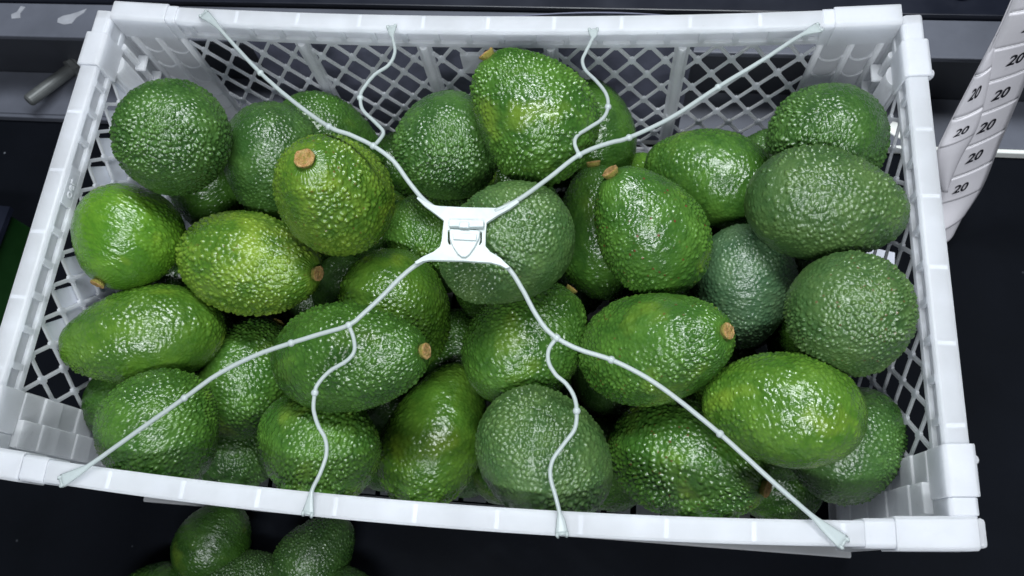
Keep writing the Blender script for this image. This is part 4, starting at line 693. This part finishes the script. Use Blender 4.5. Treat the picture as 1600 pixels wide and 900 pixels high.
# ------------------------------------------------------------------ avocados
SEED = [0]
def fruit_mesh(style, neck, asp=1.3, nu=352, nv=216, npeb=1500):
    """unit-radius avocado, long axis z, stem end at +z. style: pebbly / medium / smooth"""
    SEED[0] += 1; rng = np.random.default_rng(100 + SEED[0])
    th = (np.arange(nv + 1) / nv) * math.pi            # 0 = blossom end
    u = -np.cos(th)
    prof = np.sqrt(np.maximum(0, 1 - u ** 2)) * (1 - neck * u - neck * .35 * (u ** 2 - .5))
    prof /= prof.max()
    # flatten the stem end a little
    zz = asp * (u - .03 * np.clip((u - .8) / .2, 0, 1) ** 2)
    ph = np.arange(nu) / nu * 2 * math.pi
    def waves(P, freq, n, seed):
        r = np.random.default_rng(seed); out = 0
        for i in range(n):
            k = r.normal(size=3); k *= freq * r.uniform(.6, 1.5) / np.linalg.norm(k); out = out + np.sin(P @ k + r.uniform(0, 6.28))
        return out / math.sqrt(n / 2)
    X = np.stack([np.outer(prof, np.cos(ph)), np.outer(prof, np.sin(ph)), np.outer(zz, np.ones(nu))], -1)
    P = X.reshape(-1, 3)
    P = P * (1 + .018 * waves(P, 2.2, 7, SEED[0])[:, None])
    # nearly radial normals of the body
    nr = P / np.array([1, 1, asp ** 2]); nr /= np.linalg.norm(nr, axis=1)[:, None] + 1e-9
    # pebble centres on the surface
    cfg = {'pebbly': (1.5, .036, 1.12), 'medium': (1.5, .029, 1.45), 'smooth': (1.25, .016, 1.8)}[style]
    npb = int(npeb * cfg[0])
    k = np.arange(npb) + .5; cz = 1 - 2 * k / npb; ga = math.pi * (3 - 5 ** .5) * k
    S = np.stack([np.sqrt(1 - cz ** 2) * np.cos(ga), np.sqrt(1 - cz ** 2) * np.sin(ga), cz], -1)
    # bring onto the body
    zi = S[:, 2]; rad = np.interp(zi, u, prof)
    hxy = S[:, :2] / (np.linalg.norm(S[:, :2], axis=1)[:, None] + 1e-9)
    S = np.concatenate([hxy * rad[:, None], (zi * asp)[:, None]], 1)
    sp = math.sqrt(4 * math.pi * 1.2 / npb)
    S += rng.normal(size=S.shape) * sp * .30
    an = cfg[2]
    def warp(Q):
        D = np.stack([waves(Q, 5, 6, SEED[0] * 7 + 1), waves(Q, 5, 6, SEED[0] * 7 + 2), waves(Q, 5, 6, SEED[0] * 7 + 3)], -1)
        R_ = Q + .05 * D; R_ = R_.copy(); R_[:, 2] *= an; return R_
    kd = kdtree.KDTree(npb)
    WS = warp(S)
    if an > 1.3:                                    # compress the axial spacing, so lumps run round the fruit
        WS[:, 2] = WS[:, 2]
    for i, c in enumerate(WS): kd.insert(c, i)
    kd.balance()
    WP = warp(P); spw = sp * (1 + (an - 1) * .45)
    rs = rng.uniform(.78, 1.2, npb); am = rng.uniform(.6, 1.15, npb)
    h = np.zeros(len(P))
    for i, c in enumerate(WP):
        a, b_ = kd.find_n(c, 2)
        d1, d2 = a[2], b_[2]; j = a[1]
        e = min(1.0, (d2 - d1) / (.55 * spw)); e = e * e * (3 - 2 * e)
        dm = max(0.0, 1 - (d1 / (.74 * spw * rs[j])) ** 2)
        h[i] = am[j] * (.25 * e + .75 * dm) * (.3 + .7 * e)
    uu = np.repeat(u, nu); pp = np.tile(ph, nv + 1)
    rough = .70 + .30 * waves(P, 3.0, 6, SEED[0] + 50); rough = np.clip(rough, .25, 1.25)
    fade = 1 - .75 * np.clip((uu - .80) / .17, 0, 1) - .35 * np.clip((-uu - .86) / .12, 0, 1)
    streak = np.clip((uu - .70) / .2, 0, 1) * np.clip((1.0 - uu) / .05, 0, 1)
    st = .5 + .5 * np.sin(pp * 34 + 3 * waves(P, 3, 4, SEED[0] + 9) + 6 * uu)
    wr = waves(P * np.array([1, 1, 2.2]), 16, 9, SEED[0] + 70)
    disp = cfg[1] * (h * fade * rough * 1.55) + .005 * streak * st + .0035 * wr * fade
    disp -= .030 * np.exp(-((uu - 1) / .022) ** 2)          # stem pit
    disp -= .014 * np.exp(-((uu + 1) / .004) ** 2)          # blossom scar
    V = P + nr * disp[:, None]
    # poles: average
    V[:nu] = V[:nu].mean(0); V[-nu:] = V[-nu:].mean(0)
    idx = np.arange(nv * nu).reshape(nv, nu)
    F_ = np.stack([idx, np.roll(idx, -1, 1), np.roll(idx, -1, 1) + nu, idx + nu], -1).reshape(-1, 4)
    me = bpy.data.meshes.new('avocado')
    me.vertices.add(len(V)); me.vertices.foreach_set('co', V.astype(np.float32).ravel())
    me.loops.add(F_.size); me.loops.foreach_set('vertex_index', F_.astype(np.int32).ravel())
    me.polygons.add(len(F_)); me.polygons.foreach_set('loop_start', (np.arange(len(F_)) * 4).astype(np.int32)); me.polygons.foreach_set('loop_total', np.full(len(F_), 4, np.int32))
    me.polygons.foreach_set('use_smooth', np.ones(len(F_), bool))
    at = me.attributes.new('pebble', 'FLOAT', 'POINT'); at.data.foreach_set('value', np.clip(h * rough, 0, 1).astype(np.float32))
    me.update(); me.validate()
    me.materials.append(M_SKIN)
    return me, float(V[-1][2])
BASES = {}
def base(style, neck, var=0):
    neck = .11 if neck < .13 else .16 if neck < .19 else .21
    key = (style, neck, var)
    if key not in BASES: BASES[key] = fruit_mesh(style, neck)
    return BASES[key]
def stem_mesh(seed):
    rng = np.random.default_rng(seed); q = MB(); k = 18
    rings = []
    for r, z in ((.80, -.5), (.92, .0), (1.04, .22), (1.02, .36), (.86, .42), (.55, .33), (.30, .40), (.12, .30)):
        rings.append([(r * (1 + .035 * rng.normal()) * math.cos(2 * math.pi * j / k), r * (1 + .035 * rng.normal()) * math.sin(2 * math.pi * j / k), z + .05 * rng.normal()) for j in range(k)])
    q.sweep(rings); o = q.build('stem', M_STEM, smooth=True); return o
STEMS = []
TINTS = {  # (dark, light, roughness, scars, yellow patch)
 'dark':   ((.020, .056, .012), (.070, .155, .028), 0.28, .25, 0),
 'deep':   ((.017, .052, .008), (.064, .155, .018), 0.24, .2, .1),
 'mid':    ((.023, .068, .010), (.084, .185, .024), 0.24, .3, .25),
 'bright': ((.034, .092, .010), (.108, .210, .022), 0.21, .1, .35),
 'lime':   ((.050, .140, .012), (.140, .280, .022), 0.22, .25, .5),
 'yellow': ((.040, .098, .010), (.195, .290, .030), 0.28, .75, .35),
 'grey':   ((.028, .066, .018), (.088, .150, .040), 0.34, .4, 0),
 'slate':  ((.027, .062, .028), (.080, .138, .060), 0.30, .3, 0),
 'olive':  ((.020, .060, .008), (.060, .150, .018), 0.30, .35, .15)}
DEFS = {  # id: (style, neck, tint, stem size, label)
 1: ('pebbly', .10, 'dark', 0, 'round dark green pebbly avocado in the back left corner of the crate'),
 2: ('pebbly', .14, 'dark', 0, 'dark glossy bumpy avocado right behind the yellow-green one with the big stem'),
 3: ('medium', .20, 'olive', 0, 'olive avocado under the upper left cord, wedged against the back wall'),
 4: ('pebbly', .14, 'yellow', 1.2, 'yellow-green pebbly avocado with a large brown stem button facing up'),
 5: ('smooth', .16, 'olive', 0, 'olive avocado half hidden beneath the round dark fruit in the back left'),
 6: ('smooth', .12, 'lime', .95, 'round lime green avocado with its stem pointing down at the left wall'),
 7: ('pebbly', .16, 'yellow', 1.05, 'long yellow-green pebbly avocado lying with its brown stem at the right end'),
 8: ('smooth', .17, 'bright', 0, 'long bright green smooth avocado touching the left lattice wall'),
 9: ('medium', .14, 'mid', 1.0, 'green avocado with a tan stem on its top edge, below the long yellow-green one'),
 10: ('medium', .10, 'mid', .8, 'green avocado in the front left corner with a yellow stem tip low down'),
 11: ('smooth', .14, 'olive', 0, 'dull olive avocado half hidden below the long bright green one'),
 12: ('medium', .18, 'deep', 1.0, 'long dark green avocado under the lower left cord fork, tan stem on the right'),
 13: ('medium', .14, 'bright', 0, 'bright green shiny avocado just below and left of the clip'),
 14: ('medium', .12, 'mid', 0, 'light green bumpy avocado mostly hidden behind the left side of the clip'),
 15: ('pebbly', .14, 'grey', 0, 'grey-green matt avocado lying under the centre clip'),
 16: ('pebbly', .10, 'dark', 0, 'dark round avocado left of the big upright one at the back, blossom scar showing'),
 17: ('pebbly', .20, 'mid', 1.0, 'large pebbly avocado topmost at the back with a brown stem, upper left'),
 18: ('smooth', .14, 'deep', 0, 'shiny dark avocado behind the big one at the back, under a wavy cord'),
 19: ('smooth', .16, 'deep', .8, 'small dark avocado deep in the gap left of the round dark back fruit'),
 20: ('medium', .22, 'deep', 1.0, 'dark upright avocado with its stem just above the speckled one in front'),
 21: ('medium', .20, 'mid', 1.05, 'green avocado with red-brown specks and a hollow stem ring, right of the clip'),
 22: ('smooth', .18, 'mid', 0, 'shiny green avocado lying sideways in the back right, narrow end to the left'),
 23: ('smooth', .14, 'lime', 0, 'lime green avocado showing as a small patch behind the two stems'),
 24: ('medium', .14, 'dark', 0, 'small dark patch of avocado between the back right pair'),
 25: ('pebbly', .10, 'dark', 0, 'round dark pebbly avocado in the back right corner'),
 26: ('medium', .18, 'grey', 0, 'big dull green avocado lying sideways on the heap against the right wall'),
 27: ('medium', .12, 'slate', 0, 'slate grey-green avocado in the dip right of the speckled one'),
 28: ('pebbly', .08, 'grey', 0, 'round rough green avocado against the right lattice wall, above the front corner'),
 29: ('medium', .15, 'mid', 1.0, 'long green avocado with a round tan stem on the right, under the lower right cord'),
 30: ('smooth', .14, 'bright', 0, 'bright smooth avocado in the front right, brightest fruit on that side'),
 31: ('medium', .14, 'mid', .85, 'green avocado below the clip with a tan stem at its upper right edge'),
 32: ('pebbly', .12, 'grey', 0, 'grey-green pebbly avocado at the front rim, crossed by the wavy right front cord'),
 33: ('pebbly', .15, 'mid', 1.1, 'big pebbly avocado at the front right with a broken brown stem beside the cord'),
 34: ('smooth', .20, 'bright', 0, 'glossy light green avocado standing upright in the middle of the front row'),
 35: ('medium', .12, 'mid', 0, 'green avocado at the front rim under the left front cord, blossom scar facing down'),
 36: ('pebbly', .12, 'dark', 0, 'dark pebbly avocado low in the front right corner beside the lattice'),
 37: ('medium', .12, 'deep', 0, 'small dark avocado low at the front rim, between the broken stem and the corner'),
 38: ('medium', .14, 'deep', 0, 'dark sliver of avocado deep in the gap above the glossy front one'),
 39: ('medium', .14, 'dark', 0, 'dark avocado deep in the gap between the two left front fruits'),
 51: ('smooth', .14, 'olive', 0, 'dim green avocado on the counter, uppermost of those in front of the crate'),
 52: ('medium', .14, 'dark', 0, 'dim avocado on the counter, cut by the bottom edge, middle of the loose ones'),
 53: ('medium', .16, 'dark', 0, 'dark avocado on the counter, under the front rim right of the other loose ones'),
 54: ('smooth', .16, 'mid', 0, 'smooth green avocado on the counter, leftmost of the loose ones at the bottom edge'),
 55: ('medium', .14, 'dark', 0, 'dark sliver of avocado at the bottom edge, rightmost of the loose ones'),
}
VAR = {1: 1, 4: 2, 7: 2, 33: 1, 32: 1, 34: 1, 8: 1, 29: 1}
SKIP = {46, 47, 50}
SPECKS = {21: .9, 4: .5, 29: .5, 33: .6, 28: .5, 7: .3}
BURLABEL = {
 2: 'shaded avocado in the gap below the long dark one with the tan stem',
 4: 'shaded avocado in the gap between the two pebbly front fruits right of centre',
 6: 'shaded avocado showing under the lower right side of the slate one',
 8: 'shaded avocado under the stem end of the long yellow-green one',
 11: 'shaded avocado just right of the fork in the lower right cord',
 12: 'shaded avocado wedged between the long stemmed one and the bright smooth one',
 27: 'shaded avocado in the gap under the big dull green one at right',
 32: 'shaded avocado under the belly of the long one with the round tan stem',
 33: 'shaded avocado under the bright smooth one near the front right corner',
 35: 'shaded avocado between the long yellow-green one and the bright shiny one by the clip',
 36: 'shaded avocado in the dark gap straight below the clip',
 39: 'shaded avocado between the lime green one and the long yellow-green one',
 41: 'shaded avocado below the dark upright one beside the speckled one',
 43: 'shaded avocado in the dark gap between the round back fruit and the clip',
 44: 'shaded avocado right above the grey-green one under the clip',
 48: 'shaded avocado right of the yellow-green one with the big stem',
 49: 'shaded avocado between the slate one and the round rough one at right',
 52: 'shaded avocado at the front rim left of the glossy upright one',
 53: 'shaded avocado at the front rim right of the glossy upright one',
 51: 'shaded avocado at the foot of the front wall right of centre'}

BUR = 'avocados buried under the top of the heap'
GROUP = 'avocados heaped in the white crate'
def place(k, rec, style, neck, tint, stem, label, roll, group=GROUP, var=0):
    x, y, z, ax, ay, az, r, asp = rec
    me, top = base(style, neck, var)
    o = bpy.data.objects.new('avocado', me); COL.objects.link(o)
    q = Vector((0, 0, 1)).rotation_difference(Vector((ax, ay, az))) @ Matrix.Rotation(roll, 3, 'Z').to_quaternion()
    o.rotation_mode = 'QUATERNION'; o.rotation_quaternion = q
    o.location = (x, y, z); o.scale = (r, r, r * asp / 1.3)
    d, l, ro, sc, pa = TINTS[tint]
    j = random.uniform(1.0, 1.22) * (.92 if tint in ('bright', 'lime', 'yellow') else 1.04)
    if group != GROUP: j *= .68  # loose and buried fruit: shade put into the skin colour
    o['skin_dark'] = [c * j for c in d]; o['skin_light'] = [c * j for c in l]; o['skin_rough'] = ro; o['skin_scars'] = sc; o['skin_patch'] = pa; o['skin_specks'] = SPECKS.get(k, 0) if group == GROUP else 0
    tag(o, label, 'avocado', group)
    if stem:
        if len(STEMS) < 6: s = stem_mesh(len(STEMS) + 5); STEMS.append(s)
        else: s = STEMS[k % 6].copy(); COL.objects.link(s)
        s.parent = o
        sr = .0052 * stem
        s.scale = (sr / r, sr / r, sr / (r * asp / 1.3)); s.location = (0, 0, top + .004 / (r * asp / 1.3) * .35)
    return o
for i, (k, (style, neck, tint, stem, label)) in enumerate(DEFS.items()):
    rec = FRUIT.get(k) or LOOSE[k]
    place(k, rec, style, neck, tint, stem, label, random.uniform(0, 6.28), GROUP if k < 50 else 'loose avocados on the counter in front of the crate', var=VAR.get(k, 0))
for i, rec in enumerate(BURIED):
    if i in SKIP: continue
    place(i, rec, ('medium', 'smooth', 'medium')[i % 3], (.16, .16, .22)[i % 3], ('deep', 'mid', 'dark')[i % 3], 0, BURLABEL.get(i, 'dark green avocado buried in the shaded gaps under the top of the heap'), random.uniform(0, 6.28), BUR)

# ------------------------------------------------------------------ retaining net: clip plate, four arms, four side cords
net = tag(empty('crate_strap', tuple(np.mean(CLIP['plate'], 0))), 'white plastic strap with a centre clip and eight cords stretched over the avocados', 'strap')
NOFF = -Vector(net.location)
def npart(name, q, smooth=True, bevel=0):
    o = q.build(name, M_CORD, net, smooth=smooth, bevel=bevel); o.location = NOFF; return o
upv = (Vector(CAM_POS) - Vector(np.mean(CLIP['plate'], 0))).normalized(); upv = (upv * .4 + Vector((0, 0, 1))).normalized()
def cord(name, pts, r0, flat_end, start_flat):
    n = len(pts); rad = []; fl = []
    for i in range(n):
        t = i / (n - 1); fw, fh = 1.0, 1.0
        if t > 1 - flat_end: e = (t - 1 + flat_end) / flat_end; fw = 1 + 2.1 * e; fh = 1 - .45 * e
        if t < start_flat: e = 1 - t / start_flat; fw = 1 + 1.2 * e
        rad.append(r0); fl.append((fw, fh))
    q = MB(); q.tube(pts, rad, 10, fl)
    # the barbed end wraps over the rim
    e0, e1 = Vector(pts[-1]), Vector(pts[-3]); d = (e0 - e1); d.z = 0; d.normalize(); s = Vector((-d.y, d.x, 0))
    for k in (-1, 1):
        q.tube([e0 + s * (.0026 * k) - d * .001, e0 + s * (.0028 * k) + d * .0008 + Vector((0, 0, .0004)), e0 + s * (.0024 * k) + d * .0018 - Vector((0, 0, .0008))], [.0011, .0011, .0008], 8)
    q.tube([e0 - s * .0026, e0 + s * .0026], .0010, 8)
    return npart(name, q)
for k in ARMS: cord('arm_cord', ARMS[k], .0014, .13, .02)
for k in BRANCHES: cord('side_cord', BRANCHES[k], .0012, .14, .01)
for b_ in BEADS:
    q = MB(); q.ball(b_, .0023, 12, 8, (1, 1, .85)); npart('bead', q)
def plate_ring(poly, z0, z1, inset=0.0):
    c = Vector(np.mean(poly, 0)); return [[Vector(p) + Vector((0, 0, 1)) * z for p in poly] for z in (z0, z1)]
def nprism(name, poly, z0, z1, bevel=.0005):
    q = MB(); q.sweep(plate_ring(poly, z0, z1)); return npart(name, q, smooth=False, bevel=bevel)
cp = nprism('clip_plate', CLIP['plate'], -.0010, .0012, 0)
cutter = MB()
for poly in CLIP['slits']: cutter.sweep(plate_ring(poly, -.01, .01))
co_ = cutter.build('cutter', M_CORD); co_.location = (0, 0, 0)
cp.location = (0, 0, 0); cp.parent = None
md = cp.modifiers.new('b', 'BOOLEAN'); md.object = co_; md.operation = 'DIFFERENCE'; md.solver = 'EXACT'
new = bpy.data.meshes.new_from_object(cp.evaluated_get(bpy.context.evaluated_depsgraph_get()))
cp.modifiers.clear(); cp.data = new; bpy.data.objects.remove(co_)
cp.parent = net; cp.location = NOFF
md = cp.modifiers.new('bevel', 'BEVEL'); md.width = .0004; md.segments = 2; md.limit_method = 'ANGLE'; md.angle_limit = math.radians(40)
nprism('latch_tongue', CLIP['tongue'], .0016, .0028, .0005)
nprism('latch_bridge', CLIP['bridge'], .0014, .0042, .0008)
nprism('latch_tab', CLIP['tab'], .0044, .0054, .0004)
nprism('latch_bar', CLIP['bar'], .0030, .0038, .0003)
for ch in list(net.children):
    if ch.name.startswith('latch_'): ch.parent = cp; ch.location = (0, 0, 0)

# ------------------------------------------------------------------ number tape
def ribbon_point(T, s, t, lift=0.0):
    n = len(T) - 1; x = min(max(t, 0), .99999) * n; i = int(x); f = x - i
    cr = lambda a, b, c, d: .5 * ((2 * b) + (c - a) * f + (2 * a - 5 * b + 4 * c - d) * f * f + (3 * b - a - 3 * c + d) * f ** 3)
    g = lambda e: cr(Vector(T[max(i - 1, 0)][e]), Vector(T[i][e]), Vector(T[i + 1][e]), Vector(T[min(i + 2, n)][e]))
    A, B = g(0), g(1); side = B - A
    t2 = min(1, t + .01); x2 = min(t2, .99999) * n
    nrm = Vector((-.1, -.75, .66)); nrm = (nrm - side.normalized() * nrm.dot(side.normalized())).normalized()
    return A + side * s + nrm * (lift + .0035 * (1 - (2 * s - 1) ** 2))
def patch(name, T, s0, s1, t0, t1, mat, parent, lift, thick=.00025, ns=8, nt_=40, corner=0):
    q = MB(); P = []
    for lf in (lift, lift - thick):
        for i in range(nt_ + 1):
            for j in range(ns + 1): P.append(ribbon_point(T, s0 + (s1 - s0) * j / ns, t0 + (t1 - t0) * i / nt_, lf))
    w = ns + 1; S0 = (nt_ + 1) * w; fs = []
    for i in range(nt_):
        for j in range(ns): a = i * w + j; fs += [(a, a + 1, a + w + 1, a + w), (S0 + a, S0 + a + w, S0 + a + w + 1, S0 + a + 1)]
        for j in (0, ns): a = i * w + j; fs.append((a, a + w, S0 + a + w, S0 + a))
    for j in range(ns):
        for i in (0, nt_): a = i * w + j; fs.append((a, a + 1, S0 + a + 1, S0 + a))
    q.add(P, fs)
    return q.build(name, mat, parent, smooth=True)
tape = tag(empty('number_tape', (0, 0, 0)), 'curled tape of white labels printed 20 hanging right of the crate', 'label tape')
flap = tag(empty('number_tape', (0, 0, 0)), 'narrow folded flap of white labels printed 20, in front of the longer tape', 'label tape')
tape['group'] = flap['group'] = 'tapes of printed labels'
patch('backing_strip', TAPE, 0, 1, 0, 1, M_TAPE, tape, 0)
patch('tape_tail', TAPE_TAIL, 0, 1, 0, 1, M_TAPE, tape, -.001, nt_=6)
patch('backing_strip', TAPE_FLAP, 0, 1, 0, 1, M_TAPE, flap, 0)
def numbers(T, parent, items, w, h, edge):
    me0 = text_mesh('20', 1.0, .20, .022, 0)
    for (s, t, ws) in items:
        me = me0.copy()
        for v in me.vertices:
            v.co = ribbon_point(T, s + v.co.x * w * ws, t - v.co.y * h, .0012)
        me.materials.append(M_INK); o = bpy.data.objects.new('numeral', me); COL.objects.link(o); o.parent = min(parent, key=lambda e: abs(e[0] - t))[1]
    return
TAPE_STEP, FLAP_STEP = .112, .173
TAPE_CUT = [.056 + .112 * i for i in range(7)]
FLAP_CUT = [.005 + .173 * i for i in range(4)]
TAPE_NUM = [(s, t, 1) for s, t in ((.5, .112), (.5, .224), (.5, .335), (.48, .452), (.44, .561), (.42, .668), (.34, .786))]
FLAP_NUM = [(.5, .437, 1), (.5, .610, 1)]

def labels(T, parent, cuts, step, nums, s0, s1, w, h):
    mids = []
    for t in cuts:
        lb = patch('label', T, s0, s1, t + .003 * step, t + .997 * step, M_LABEL, parent, .00018, .0001, 8, 10); mids.append((t + step / 2, lb))
        patch('cut_line', T, s0 + .03, s1 - .02, t - .010 * step, t + .010 * step, M_LABELEDGE, lb, .00030, .0001, 8, 2)
    numbers(T, mids, nums, w, h, None)
labels(TAPE, tape, TAPE_CUT, TAPE_STEP, TAPE_NUM, .03, .95, .28, .047)
labels(TAPE_FLAP, flap, FLAP_CUT, FLAP_STEP, FLAP_NUM, .05, .97, .38, .068)
print('polys', sum(len(m_.polygons) for m_ in bpy.data.meshes))
